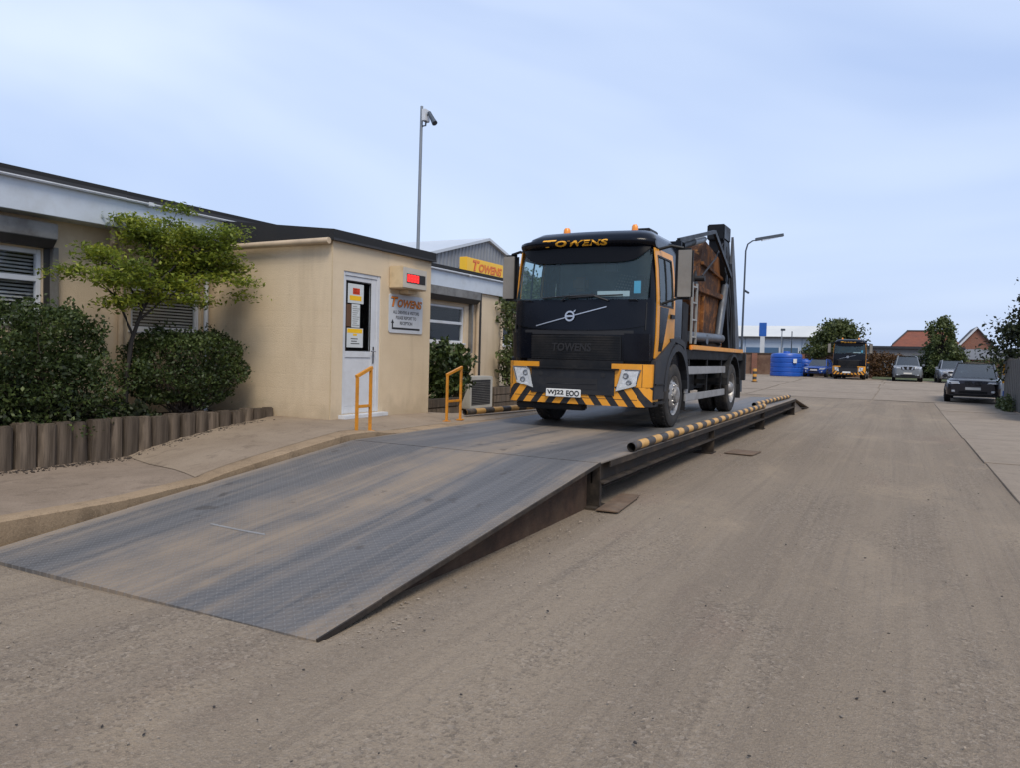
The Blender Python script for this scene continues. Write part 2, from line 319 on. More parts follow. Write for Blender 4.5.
leafmat('dark_leaf', (.010, .014, .007), (.024, .033, .012), (.045, .06, .02), .2)
leafmat('russet_leaf', (.05, .025, .010), (.11, .055, .02), (.16, .09, .03), .2)
leafmat('grass_leaf', (.06, .065, .03), (.12, .13, .06), (.2, .2, .1), .3)

def wood_mat():
    m, N, L = newmat('log_wood'); v = nd(N, 'TexCoord').outputs['Object']; oi = nd(N, 'ObjectInfo')
    g = noise(N, L, mapv(N, L, v, (22, 22, 1.6)), 1, 6, .65, .6); b = noise(N, L, v, 3, 4)
    c = mixc(N, L, ramp(N, L, g, .35, .7), (.078, .06, .044), (.20, .155, .115)); c = mixc(N, L, ramp(N, L, b, .45, .7, 0, .6), c, (.11, .095, .08))
    c = mixc(N, L, ramp(N, L, oi.outputs['Random'], 0, 1, 0, .55), c, (.05, .04, .032))
    finish(N, L, c, .92, 0, g, .8, .012, .15)
    m, N, L = newmat('skip_rust'); v = nd(N, 'TexCoord').outputs['Object']
    a = noise(N, L, v, 1.6, 7, .65, .6); b = noise(N, L, mapv(N, L, v, (2.2, 2.2, 1.5)), 1, 8, .72, 1.2); d = noise(N, L, v, 9, 5, .7)
    c = mixc(N, L, ramp(N, L, a, .42, .62), (.05, .027, .018), (.22, .085, .026)); c = mixc(N, L, ramp(N, L, b, .47, .6, 0, .9), c, (.05, .026, .018))
    c = mixc(N, L, ramp(N, L, d, .55, .72, 0, .6), c, (.50, .22, .06))
    finish(N, L, c, .85, 0, d, .4, .01, .2)
    m, N, L = newmat('brick_wall'); g = nd(N, 'NewGeometry').outputs['Position']; sp = nd(N, 'SeparateXYZ'); L.new(g, sp.inputs[0])
    cmb = nd(N, 'CombineXYZ'); L.new(math_(N, L, 'ADD', sp.outputs[0], sp.outputs[1]), cmb.inputs[0]); L.new(sp.outputs[2], cmb.inputs[1])
    bk = nd(N, 'TexBrick', _Scale=1.0, _Mortar_Size=.01, _Brick_Width=.225, _Row_Height=.075); L.new(cmb.outputs[0], bk.inputs['Vector'])
    bk.inputs['Color1'].default_value = (.27, .085, .042, 1); bk.inputs['Color2'].default_value = (.2, .062, .034, 1); bk.inputs['Mortar'].default_value = (.22, .17, .14, 1)
    c = mixc(N, L, ramp(N, L, noise(N, L, g, .8, 6), .4, .7, 0, .5), bk.outputs[0], (.13, .06, .04)); finish(N, L, c, .9)
    m, N, L = newmat('old_wall'); g = nd(N, 'NewGeometry').outputs['Position']
    c = mixc(N, L, ramp(N, L, noise(N, L, g, .9, 7, .7), .35, .65), (.10, .052, .034), (.19, .115, .075)); finish(N, L, c, .9)
wood_mat()

# ------------------------------------------------------------------ mesh helpers
class MB:
    def __init__(s): s.v = []; s.f = []
    def add(s, vs, fs):
        b = len(s.v); s.v.extend([tuple(p) for p in vs]); s.f.extend([tuple(b+i for i in f) for f in fs]); return s
    def box(s, x0, x1, y0, y1, z0, z1, bv=0):
        if bv <= 0:
            return s.add([(x0,y0,z0),(x1,y0,z0),(x1,y1,z0),(x0,y1,z0),(x0,y0,z1),(x1,y0,z1),(x1,y1,z1),(x0,y1,z1)],
                         [(3,2,1,0),(4,5,6,7),(0,1,5,4),(1,2,6,5),(2,3,7,6),(3,0,4,7)])
        bm = bmesh.new(); bmesh.ops.create_cube(bm, size=1)
        for q in bm.verts: q.co = Vector((x0+(q.co.x+.5)*(x1-x0), y0+(q.co.y+.5)*(y1-y0), z0+(q.co.z+.5)*(z1-z0)))
        bmesh.ops.bevel(bm, geom=bm.edges[:], offset=min(bv, .45*min(x1-x0, y1-y0, z1-z0)), segments=2, affect='EDGES')
        return s.bm(bm)
    def bm(s, bm):
        bm.verts.index_update(); s.add([q.co for q in bm.verts], [[q.index for q in f.verts] for f in bm.faces]); bm.free(); return s
    def prism(s, poly, axis, a, b):
        """poly: 2-D outline (the two other axes in xyz order), extruded along axis from a to b"""
        n = len(poly); i = 'xyz'.index(axis)
        def P(q, t): q = list(q); q.insert(i, t); return q
        ar = sum(poly[k][0]*poly[(k+1) % n][1]-poly[(k+1) % n][0]*poly[k][1] for k in range(n))
        if (ar < 0) != (i == 1): poly = poly[::-1]
        vs = [P(q, a) for q in poly]+[P(q, b) for q in poly]
        return s.add(vs, [tuple(range(n))[::-1], tuple(range(n, 2*n))]+[(k, (k+1) % n, n+(k+1) % n, n+k) for k in range(n)])
    def tube(s, pts, r, n=8, cap=True):
        pts = [Vector(p) for p in pts]; rs = r if isinstance(r, (list, tuple)) else [r]*len(pts); vs = []; fs = []
        up = Vector((0, 0, 1)); prev = None
        for i, p in enumerate(pts):
            t = (pts[min(i+1, len(pts)-1)]-pts[max(i-1, 0)]).normalized()
            if prev is None: a = t.cross(up if abs(t.z) < .9 else Vector((1, 0, 0))).normalized()
            else: a = (prev-t*prev.dot(t)).normalized()
            prev = a; b = t.cross(a)
            for k in range(n):
                q = 2*math.pi*k/n; vs.append(p+(a*math.cos(q)+b*math.sin(q))*rs[i])
        for i in range(len(pts)-1):
            for k in range(n): fs.append((i*n+k, i*n+(k+1) % n, (i+1)*n+(k+1) % n, (i+1)*n+k))
        if cap: fs += [tuple(range(n))[::-1], tuple(range((len(pts)-1)*n, len(pts)*n))]
        return s.add(vs, fs)
    def bar(s, p0, p1, wx, h):
        """square bar between two points; wx horizontal thickness, h the other"""
        p0, p1 = Vector(p0), Vector(p1); t = (p1-p0).normalized(); a = t.cross(Vector((0, 0, 1)))
        a = a.normalized() if a.length > 1e-4 else Vector((1, 0, 0)); b = t.cross(a).normalized()
        vs = [p+a*(i*wx/2)+b*(j*h/2) for p in (p0, p1) for i, j in ((-1,-1),(1,-1),(1,1),(-1,1))]
        return s.add(vs, [(0,1,2,3),(7,6,5,4),(4,5,1,0),(5,6,2,1),(6,7,3,2),(7,4,0,3)])
    def lathe(s, prof, n=24, c=(0, 0, 0), axis='z', close=False):
        vs = []; fs = []; m = len(prof)
        for k in range(n):
            q = 2*math.pi*k/n; ca, sa = math.cos(q), math.sin(q)
            for r, h in prof:
                p = (r*ca, r*sa, h) if axis == 'z' else (h, r*ca, r*sa) if axis == 'x' else (r*sa, h, r*ca)
                vs.append((p[0]+c[0], p[1]+c[1], p[2]+c[2]))
        for k in range(n):
            for j in range(m-1 if not close else m):
                fs.append((k*m+j, ((k+1) % n)*m+j, ((k+1) % n)*m+(j+1) % m, k*m+(j+1) % m))
        return s.add(vs, fs)
    def grid(s, fn, us, vs_, skip=None, flip=False):
        nu, nv = len(us), len(vs_); V = [fn(u, v) for u in us for v in vs_]; F = []
        for i in range(nu-1):
            for j in range(nv-1):
                if skip and skip((us[i]+us[i+1])/2, (vs_[j]+vs_[j+1])/2): continue
                q = (i*nv+j, (i+1)*nv+j, (i+1)*nv+j+1, i*nv+j+1); F.append(q[::-1] if flip else q)
        return s.add(V, F)
    def patch(s, fn, us, vs_, off, back=0, flip=False):
        """curved plate: outer sheet at offset off, rim back to offset back; fn(u, v, off)"""
        nu, nv = len(us), len(vs_); s.grid(lambda u, v: fn(u, v, off), us, vs_, None, flip)
        ring = [(us[i], vs_[0]) for i in range(nu)]+[(us[-1], vs_[j]) for j in range(1, nv)]+[(us[i], vs_[-1]) for i in range(nu-2, -1, -1)]+[(us[0], vs_[j]) for j in range(nv-2, 0, -1)]
        n = len(ring); vs = [fn(u, v, off) for u, v in ring]+[fn(u, v, back) for u, v in ring]
        return s.add(vs, [((k, n+k, n+(k+1) % n, (k+1) % n) if not flip else (k, (k+1) % n, n+(k+1) % n, n+k)) for k in range(n)])
ORG = {}
def obj(name, mb, mat, parent=None, smooth=None, kind=None, org=None):
    me = bpy.data.meshes.new(name)
    o0 = Vector(org) if org is not None else (ORG.get(parent.name, Vector()) if parent else Vector())
    if isinstance(mb, MB):
        vs = [(p[0]-o0[0], p[1]-o0[1], p[2]-o0[2]) for p in mb.v]; me.from_pydata(vs, [], mb.f)
    else: me = mb
    me.update()
    if smooth is not None:
        me.polygons.foreach_set('use_smooth', [True]*len(me.polygons))
        if smooth: me.set_sharp_from_angle(angle=R_(smooth))
    o = bpy.data.objects.new(name, me); COL.objects.link(o)
    if mat: me.materials.append(MATS[mat])
    if parent:
        o.parent = parent
        po = ORG.get(parent.name, Vector()); o.location = o0-po; ORG[o.name] = o0
    else:
        o.location = o0; ORG[o.name] = o0
    if kind: o['kind'] = kind
    return o
def tag(o, label, cat, group=None):
    o['label'] = label; o['category'] = cat
    if group: o['group'] = group
    return o
def thing(name, label, cat, loc=(0, 0, 0), group=None):
    o = bpy.data.objects.new(name, None); COL.objects.link(o); o.location = loc; o.empty_display_size = .2; ORG[o.name] = Vector(loc)
    return tag(o, label, cat, group)
def copy_tree(o, parent=None, skip=()):
    c = o.copy(); COL.objects.link(c); c.parent = parent
    for ch in list(o.children):
        if ch.name.split('.')[0] in skip: continue
        copy_tree(ch, c, skip)
    return c
def lin(a, b, n): return [a+(b-a)*i/(n-1) for i in range(n)]
def interp(x, tab):
    return float(np.interp(x, [t[0] for t in tab], [t[1] for t in tab]))
def text(body, fn, size=1, bold=.0, shear=0, depth=.003, w=None, h=None, spacing=1):
    """lettering as a mesh; fn maps (u, v, t) to a point; fitted to width w / height h, origin at lower left"""
    c = bpy.data.curves.new('t', 'FONT'); c.body = body; c.size = size; c.offset = bold; c.shear = shear; c.extrude = .5; c.space_character = spacing; c.resolution_u = 3; c.align_x = 'LEFT'
    o = bpy.data.objects.new('t', c); COL.objects.link(o); dg = bpy.context.evaluated_depsgraph_get(); dg.update()
    me = bpy.data.meshes.new_from_object(o.evaluated_get(dg)); n = len(me.vertices); a = np.empty(n*3); me.vertices.foreach_get('co', a); a = a.reshape(-1, 3)
    F = [tuple(p.vertices) for p in me.polygons]
    bpy.data.objects.remove(o); bpy.data.curves.remove(c); bpy.data.meshes.remove(me)
    mn, mxx = a.min(0), a.max(0); a -= mn; e = mxx-mn
    sx = (w/e[0]) if w else ((h/e[1]) if h else 1); sy = (h/e[1]) if h else sx
    m = MB(); m.add([fn(p[0]*sx, p[1]*sy, (p[2]/e[2])*depth) for p in a], F); return m
def merge(*ms):
    r = MB()
    for m in ms: r.add(m.v, m.f)
    return r
def logo(fn, w, h, bold, depth=.003):
    """company lettering: tall slanted T and five smaller capitals"""
    t = text('T', lambda u, v, q: fn(u, v, q), 1, bold, .25, depth, w=w*.22, h=h)
    r = text('OWENS', lambda u, v, q: fn(u+w*.2, v, q), 1, bold, .25, depth, w=w*.8, h=h*.8)
    return merge(t, r)
def leaves(pts, size, rand=.4, flat=0, nrm=None, aspect=1.7):
    """one folded leaf (two triangles pairs) per point"""
    P = np.asarray(pts, float); n = len(P); s = size*(1+rand*(rng.random(n)*2-1))
    d = rng.normal(size=(n, 3)); d[:, 2] *= (1-flat); d /= np.linalg.norm(d, axis=1)[:, None]
    q = rng.normal(size=(n, 3)); 
    if flat: q = q*(1-flat)+np.array([0, 0, 1])*flat*2
    if nrm is not None: q = q*.5+nrm*1.1
    b = np.cross(q, d); b /= (np.linalg.norm(b, axis=1)[:, None]+1e-9); up = np.cross(d, b)
    s = s[:, None]; V = np.stack([P-d*s*.5*aspect, P+b*s*.5+up*s*.12, P+d*s*.5*aspect, P-b*s*.5+up*s*.12], 1).reshape(-1, 3)
    k = np.arange(n)*4; F = np.stack([k, k+1, k+2, k+3], 1)
    me = bpy.data.meshes.new('leaves'); me.vertices.add(n*4); me.vertices.foreach_set('co', V.ravel())
    me.loops.add(n*4); me.loops.foreach_set('vertex_index', F.ravel().astype(np.int32)); me.polygons.add(n)
    me.polygons.foreach_set('loop_start', (np.arange(n)*4).astype(np.int32)); me.update(calc_edges=True); me.validate(); return me
def leafobj(name, pts, size, mat, parent, **k):
    o0 = np.array(ORG[parent.name]); me = leaves(np.asarray(pts)-o0, size, **k); me.name = name; me.materials.append(MATS[mat])
    o = bpy.data.objects.new(name, me); COL.objects.link(o); o.parent = parent; ORG[o.name] = Vector(o0)
    return o

# ------------------------------------------------------------------ setting: ground, lane, pavement
def ss(t): t = max(0., min(1., t)); return t*t*(3-2*t)
def zg(x, y): return .34*ss((y-33)/24)
def struct(name, mb, mat, **k):
    o = obj(name, mb, mat, **k); o['kind'] = 'structure'; return o
def spaced(edges):
    r = []
    for a, b, s in edges: r += list(np.arange(a, b, s))
    return r+[edges[-1][1]]
gx = spaced([(-900, -60, 120), (-60, -10, 10), (-10, 6, .5), (6, 60, 9), (60, 900, 120)]); gy = spaced([(-60, -2, 10), (-2, 12, .5), (12, 60, 3), (60, 120, 20), (120, 1500, 230)])
def gfn(x, y):
    near = math.exp(-((x+1)**2+(y-6)**2)/80)
    return (x, y, zg(x, y)+near*(.010*math.sin(x*2.1+.6*y)+.008*math.sin(y*1.7-x*.9))-.012*near)
struct('ground', MB().grid(gfn, gx, gy), 'yard', smooth=0)
# concrete strip at the right, cast in bays with open joints; the far yard in larger bays
lane = thing('concrete_lane', 'x', 'x', (1.2, 2, 0)); del lane['label'], lane['category']; lane['kind'] = 'structure'
y = -1.0; k = 0
while y < 33.5:
    l = 4.8+.5*math.sin(k*1.7); dz = .004*math.sin(k*2.3)
    obj('concrete_bay', MB().box(1.2+.02*math.sin(k), 4.15, y+.012, y+l-.012, -.1, .014+dz, .006), 'lane', lane); y += l; k += 1
yard = thing('concrete_yard', 'x', 'x', (0, 34, 0)); del yard['label'], yard['category']; yard['kind'] = 'structure'
for i in range(5):
    for j in range(6):
        x0, y0 = -16+i*5.0+.2*math.sin(j*3), 34.2+j*5.1
        f = lambda u, v: (u, v, zg(u, v)+.014+.003*math.sin(i*5+j*3))
        obj('concrete_bay', MB().grid(f, [x0+.03, x0+2.5, x0+4.97], lin(y0+.03, y0+5.07, 4)), 'lane', yard)
def hp(x, y):
    pz = .185+.05*ss((y-4.1)/1.1)*ss((x+7.4)/1.2)-.03*ss((-6.6-x)/1.4); yk = 5.1+(-5.9-x)/1.7*.7
    ye = 7.15+(-5.9-x)*.52; s = max(0, min(1, (y-yk)/(ye-yk)))**.75
    z = pz+s*(.51-pz); z -= .045*ss((y-7.3)/.8)*ss((x+6.9)/.7)+.02*ss((y-7.3)/.8); z -= .04*ss((y-9.2)/1.8)
    z -= .27*ss((-6.5-x)/1.6)*ss((y-10.9)/.8); return z*(1-ss((y-21)/4)) if y > 21 else z
px = [-9.5, -8.9, -8.5, -8.1, -7.7, -7.3, -6.9, -6.5, -6.2, -5.92]
pyy = sorted(set([round(v, 3) for v in lin(-3, 4, 6)+lin(4, 8.4, 45)+lin(8.4, 12, 13)+lin(12, 25, 14)]))
struct('pavement', MB().grid(lambda x, y: (x, y, .185+.05*ss((y-4.1)/1.1)*ss((x+7.4)/1.2)-.03*ss((-6.6-x)/1.4)), px, [q for q in pyy if q <= 8]), 'pavement', smooth=0)
def ykf(x): return 5.1+(-5.9-x)/1.7*.7
struct('apron_slab', MB().grid(lambda x, t: ((x, ykf(x)-.02+(25-ykf(x))*t, hp(x, ykf(x)-.02+(25-ykf(x))*t)+.006)), px, [0]+list(np.linspace(.003, .2, 50))+list(np.linspace(.22, 1, 30))), 'slab', smooth=0)
KX0, KX1 = -5.92, -5.645
kx = lambda y: -5.72+.075*ss((y-4.6)/1.0)
kt = MB()
kt.grid(lambda t, y: (KX0+(kx(y)-KX0)*t, y, hp(KX0+(kx(y)-KX0)*t, y)+(.008 if t > .05 else .004)-(.012 if t > .99 else 0)), [0, .08, .92, 1], pyy)
kt.grid(lambda y, z: (kx(y), y, z*(hp(kx(y), y)-.004)-.03*(1-z)), pyy, [0, 1], flip=True)
struct('kerb', kt, 'kerb', smooth=40)
struct('planting_bed', MB().grid(lambda x, y: (x, y, .5+.05*math.sin(x*5)*math.sin(y*4)), lin(-9.5, -8.2, 6), lin(-3, 8.38, 24)), 'soil', smooth=0)

# ------------------------------------------------------------------ weighbridge
XR, XL, Y0, Y1, Y2, HD = -2.583, -5.62, 2.975, 7.042, 22.65, .446
wb = thing('weighbridge', 'long raised steel weighbridge with tread plate ramp under the truck', 'weighbridge', (-4.1, 7.04, 0))
def rz(y): return .012+(HD-.012)*(y-Y0)/(Y1-Y0)
rp = MB()
rp.grid(lambda x, y: (x, y, rz(y)), lin(XL, XR, 9), lin(Y0, Y1-.014, 15))
for x, fl in ((XL, True), (XR, False)): rp.grid(lambda y, t: (x, y, rz(y)-.014*t), lin(Y0, Y1-.006, 15), [0, 1], flip=not fl)
rp.grid(lambda x, t: (x, Y0, .012-.03*t), lin(XL, XR, 9), [0, 1], flip=True)
obj('ramp_plate', rp, 'tread_plate', wb)
obj('weld_seam', MB().tube([(-4.62, 4.12, rz(4.12)+.002), (-4.3, 4.1, rz(4.1)+.003), (-4.05, 4.1, rz(4.1)+.002)], .008, 6), 'guard_grey', wb)
obj('ramp_edge', MB().bar((XR+.006, Y0, .006), (XR+.006, Y1-.01, HD-.008), .012, .03), 'steel_dark', wb)
obj('ramp_side', MB().prism([(Y0+.55, -.02), (Y1-.02, -.02), (Y1-.02, HD-.03), (Y0+.55, rz(Y0+.55)-.02)], 'x', XR-.34, XR-.28), 'steel_dark', wb)
obj('ramp_side', MB().prism([(3.2, -.02), (Y1-.03, -.02), (Y1-.03, HD-.03), (3.2, rz(3.2)-.03)], 'x', XR-.16, XR-.12), 'rust_dark', wb)
for i in range(3):
    a, b = Y1+i*(Y2-Y1)/3, Y1+(i+1)*(Y2-Y1)/3
    obj('deck_plate', MB().box(XL, XR, a+.012, b-.008, HD-.014, HD-.001*i, .003), 'deck_plate', wb)
for x, sg in ((XR, 1), (XL, -1)):
    e = MB().box(min(x-sg*.1, x-sg*.085), max(x-sg*.1, x-sg*.085), Y1+.02, Y2, .235, HD-.014)
    e.box(min(x-sg*.1, x), max(x-sg*.1, x), Y1+.12, Y2, .215, .235, .004); e.box(min(x-sg*.012, x), max(x-sg*.012, x), Y1+.3, Y2, HD-.075, HD-.0155)
    obj('edge_channel', e, 'steel_dark', wb)
    b = MB().box(min(x-sg*.42, x-sg*.4), max(x-sg*.42, x-sg*.4), Y1+.02, Y2, .05, HD-.02)
    b.box(min(x-sg*.5, x-sg*.22), max(x-sg*.5, x-sg*.22), Y1+.1, Y2, .075, .1, .004); obj('main_beam', b, 'steel_dark', wb)
    for yy in (Y1+.02, Y1+5.2, Y1+10.2, Y2-.15):
        p = MB().box(min(x-sg*.2, x-sg*.005), max(x-sg*.2, x-sg*.005), yy, yy+.016, -.02, HD-.016).box(min(x-sg*.09, x-sg*.02), max(x-sg*.09, x-sg*.02), yy+.02, yy+.1, -.02, .22, .005)
        p.box(min(x-sg*.3, x-sg*.01), max(x-sg*.3, x-sg*.01), yy-.1, yy+.22, -.02, .012, .004); obj('support_post', p, 'steel_dark', wb)
ex = MB().prism([(Y2+.01, HD-.02), (Y2+.01, HD-.002), (Y2+3.6, .025), (Y2+3.6, .005)], 'x', XL, XR); ex.prism([(Y2+.02, -.02), (Y2+2.6, -.02), (Y2+.02, HD-.03)], 'x', XR-.12, XR-.08)
obj('exit_ramp', ex, 'deck_plate', wb)
# hazard-striped guard pipes along the deck edges
def guard_pipe(label, pts, r=.05, feet=True):
    p0 = Vector(pts[0]); t = thing('guard_pipe', label, 'guard rail', (p0.x, p0.y, p0.z-r), 'striped guard pipes beside the weighbridge')
    d = (Vector(pts[-1])-p0); n = max(2, int(d.length/1.2)); q = [p0+d*i/n for i in range(n+1)]
    q = [v+Vector((.006*math.sin(i*2.1), 0, .004*math.sin(i*1.3))) for i, v in enumerate(q)]
    m = MB().tube(q, r, 16, False); m.tube(q[::-1], r-.008, 16, False); obj('pipe', m, 'pipe_stripes', t, 50)
    if feet:
        for v in q[1::2]: obj('bracket', MB().box(v.x-.02, v.x+.02, v.y-.06, v.y+.06, p0.z-r-.012, p0.z-r+.02), 'steel_rusty', t)
guard_pipe('long black and yellow striped pipe along the open deck edge beside the front wheel', [(-2.60, 8.05, HD+.056), (-2.64, 17.4, HD+.056)])
guard_pipe('far black and yellow striped pipe on the deck edge towards the exit ramp', [(-2.86, 17.5, HD+.058), (-2.78, 22.7, HD+.058)])
guard_pipe('black and yellow striped pipe on the ground between handrail and truck', [(-6.4, 10.94, .5), (-6.2, 13.4, .49)], feet=False)
# flat scraps of steel lying beside the deck
sp = obj('steel_strip', MB().box(-.11, .11, -.5, .5, 0, .012, .003), 'rust_plate'); sp.location = tuple(on(619, 503, 'z', .004)); sp.rotation_euler = (0, 0, R_(5)); tag(sp, 'flat rusty steel strip lying on the ground beside the ramp corner', 'steel strip')
sp = obj('steel_strip', MB().box(-.22, .22, -.3, .3, 0, .012, .003), 'rust_plate'); sp.location = (-2.2, 12.6, .004); sp.rotation_euler = (0, 0, R_(-4)); tag(sp, 'small square steel plate on the ground beside the middle of the deck', 'steel plate')

# loose stones on the yard
def stones(name, n, mat, smin, smax, region):
    V = []; F = []; b = 0
    ico = bmesh.new(); bmesh.ops.create_icosphere(ico, subdivisions=1, radius=1); iv = np.array([v.co[:] for v in ico.verts]); fi = [[v.index for v in f.verts] for f in ico.faces]; ico.free()
    for i in range(n):
        x, y = region(); s = smin+(smax-smin)*random.random()**3; q = iv*(s*np.array([1+.5*random.random(), .8, .5]))*(1+.25*rng.normal(size=(len(iv), 1)))
        a = random.random()*6.28; ca, sa = math.cos(a), math.sin(a); q = np.stack([q[:, 0]*ca-q[:, 1]*sa+x, q[:, 0]*sa+q[:, 1]*ca+y, q[:, 2]+zg(x, y)+s*.2], 1)
        V += q.tolist(); F += [[k+b for k in f] for f in fi]; b += len(iv)
    m = MB(); m.v = V; m.f = F; o = obj(name, m, mat); o['kind'] = 'stuff'; return o
def reg():
    while True:
        d = 2.2+14*random.random()**1.6; a = R_(-27+(random.random()-.5)*78); x, y = d*math.sin(a), d*math.cos(a)
        if x > XR+.05 or y < Y0-.05: return x, y
def reg2(): return XR+.02+abs(random.gauss(0, .18)), 3+19*random.random()
stones('gravel', 1300, 'stone', .003, .008, reg); stones('gravel_dark', 300, 'stone_dark', .003, .009, reg); stones('gravel_verge', 1500, 'stone', .003, .010, reg2)
def reg3(): return -8.03+abs(random.gauss(0, .10)), 1+7*random.random()
def reg4(): return -5.66-.03*random.random(), 2.6+2.6*random.random()
zg0 = zg; zg = lambda x, y: hp(x, y)+.004
stones('soil_litter', 1500, 'soil', .005, .018, reg3); zg = zg0; stones('kerb_grit', 500, 'stone', .004, .012, reg4)

# ------------------------------------------------------------------ buildings
def wall_x(X, y0, y1, z0, z1, openings, depth=.12, flip=False):
    ys = sorted(set([y0, y1]+[q for o in openings for q in o[:2]])); zs = sorted(set([z0, z1]+[q for o in openings for q in o[2:]]))
    m = MB().grid(lambda y, z: (X, y, z), ys, zs, lambda y, z: any(o[0] < y < o[1] and o[2] < z < o[3] for o in openings))
    for a, b, c, d in openings:
        e = X-depth; P = [(X,a,c),(X,b,c),(X,b,d),(X,a,d),(e,a,c),(e,b,c),(e,b,d),(e,a,d)]
        m.add(P, [(0,1,5,4),(1,2,6,5),(2,3,7,6),(3,0,4,7)])
    return m
def window(parent, X, y0, y1, z0, z1, mull=(), trans=None, blind=True, fw=.055):
    """white plastic window in a +X wall: frame with mullions, panes, blind, sill"""
    f = MB(); d0, d1 = X-.10, X-.03
    f.box(d0, d1, y0, y0+fw, z0, z1, .006).box(d0, d1, y1-fw, y1, z0, z1, .006).box(d0, d1-.002, y0+fw, y1-fw, z0, z0+fw, .006).box(d0, d1-.002, y0+fw, y1-fw, z1-fw, z1, .006)
    for q in mull: f.box(d0, d1-.003, q-fw*.7, q+fw*.7, z0+fw, z1-fw, .006)
    cols = [y0]+list(mull)+[y1]
    rows = [z0]+([trans] if trans else [])+[z1]
    if trans:
        for a, b in zip(cols, cols[1:]): f.box(d0, d1-.004, a+fw*.8, b-fw*.8, trans-fw*.6, trans+fw*.6, .006)
    w_ = obj('window', f, 'white_pvc', parent, 40)
    for a, b in zip(cols, cols[1:]):
        for c, d in zip(rows, rows[1:]): obj('pane', MB().box(X-.075, X-.065, a+fw*.6, b-fw*.6, c+fw*.5, d-fw*.5), 'window_glass', w_)
    if blind:
        bl = MB(); n = int((z1-z0)/.045)
        for i in range(n):
            z = z0+.03+i*.045; bl.add([(X-.128, y0, z), (X-.128, y1, z), (X-.15, y1, z+.026), (X-.15, y0, z+.026)], [(0, 1, 2, 3)])
        b_ = obj('blind', bl, 'blind', w_); b_['kind'] = 'stuff'
    obj('sill', MB().box(X-.1, X+.035, y0-.04, y1+.04, z0-.035, z0-.002, .006), 'white_pvc', w_)
    obj('room_back', MB().box(X-.62, X-.6, y0-.1, y1+1.5, z0-.1, z1+.4), 'blind_dark' if blind else 'room_dark', w_)
    return w_
WX = -9.5
of = thing('office_building', 'long single storey cream office with white fascia and flat black roof', 'building', (-12, 8, 0))
W1 = (4.15, 5.82, 1.72, 2.62); W2 = (7.05, 8.22, 1.69, 2.6); W3 = (12.9, 16.1, 1.73, 2.6)
wl = wall_x(WX, -4, 18, -.05, 3.05, [W1, W2, W3])
wl.add([(WX, 18, -.05), (-17, 18, -.05), (-17, 18, 3.05), (WX, 18, 3.05)], [(0, 1, 2, 3)]); wl.add([(WX, -4, -.05), (-17, -4, -.05), (-17, -4, 3.05), (WX, -4, 3.05)], [(3, 2, 1, 0)])
obj('wall', wl, 'office_render', of)
window(of, WX, *W1, mull=(5.0,), trans=2.26); window(of, WX, *W2, trans=2.27); window(of, WX, *W3, mull=(14.42,), trans=2.2, blind=False)
obj('dark_reveal', MB().box(WX-.05, WX+.02, 5.83, 5.9, 1.7, 2.66), 'pipe_dark', of); obj('shutter_guide', MB().box(WX, WX+.09, 5.9, 5.97, 1.6, 2.66, .005), 'shutter_grey', of)
for a, b, z0, z1 in ((3.9, 5.88, 2.64, 2.93), (12.6, 16.5, 2.69, 2.985)):
    s = obj('shutter_box', MB().box(WX, WX+.22, a, b, z0+.1, z1, .008), 'shutter_grey', of)
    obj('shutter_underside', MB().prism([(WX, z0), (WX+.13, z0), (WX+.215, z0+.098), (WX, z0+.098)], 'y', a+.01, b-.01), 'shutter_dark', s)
obj('shutter_guide', MB().box(WX, WX+.09, 16.3, 16.38, 1.5, 2.7, .005), 'shutter_grey', of)
FX = -9.15
FX2 = -9.44
obj('fascia', MB().box(FX-.03, FX, -4, 10.9, 3.0, 3.375, .004).box(WX, FX-.03, -4, 10.9, 3.003, 3.02), 'white_fascia', of); obj('fascia', MB().box(WX+.002, FX2, 10.95, 18.02, 3.0, 3.375, .004), 'white_fascia', of)
obj('gutter', MB().box(FX, FX+.07, -4, 10.9, 3.36, 3.398, .012), 'white_pvc', of); obj('gutter', MB().box(FX2, FX2+.06, 10.95, 18.03, 3.36, 3.398, .012), 'white_pvc', of)
obj('gutter_joint', MB().box(FX, FX+.078, 7.0, 7.09, 3.345, 3.4, .01), 'white_pvc', of); obj('gutter_joint', MB().box(FX2, FX2+.07, 16.1, 16.19, 3.345, 3.4, .01), 'white_pvc', of)
rf = obj('roof', MB().box(-17.2, FX+.05, -4.1, 10.92, 3.4, 3.485, .01).box(-17.2, FX2+.04, 10.925, 18.06, 3.4, 3.485, .01), 'felt_black', of); obj('roof_trim', MB().box(FX+.051, FX+.06, -4.1, 10.92, 3.39, 3.43), 'pipe_dark', rf)
obj('downpipe', MB().tube([(WX+.22, 6.62, 3.0), (WX+.2, 6.62, 2.82), (WX+.09, 6.66, 2.74), (WX+.06, 6.8, 2.69), (WX+.06, 6.84, 2.62), (WX+.06, 6.84, .4)], .04, 10).tube([(WX+.06, 6.84, 2.84), (WX+.06, 6.84, 2.6)], .045, 10), 'pipe_cream', of, 40)
obj('downpipe', MB().tube([(WX+.07, 8.27, 2.9), (WX+.07, 8.27, .4)], .035, 10), 'white_pvc', of, 40)
obj('downpipe', MB().tube([(WX+.07, 16.62, 3.0), (WX+.07, 16.62, .2)], .045, 10), 'pipe_cream', of, 40); obj('downpipe', MB().tube([(WX+.06, 16.78, 3.0), (WX+.06, 16.78, .2)], .03, 8), 'pipe_dark', of, 40)
obj('flood_light', MB().box(WX+.02, WX+.16, 15.95, 16.12, 3.0-.08, 3.0-.01, .01), 'pipe_dark', of)

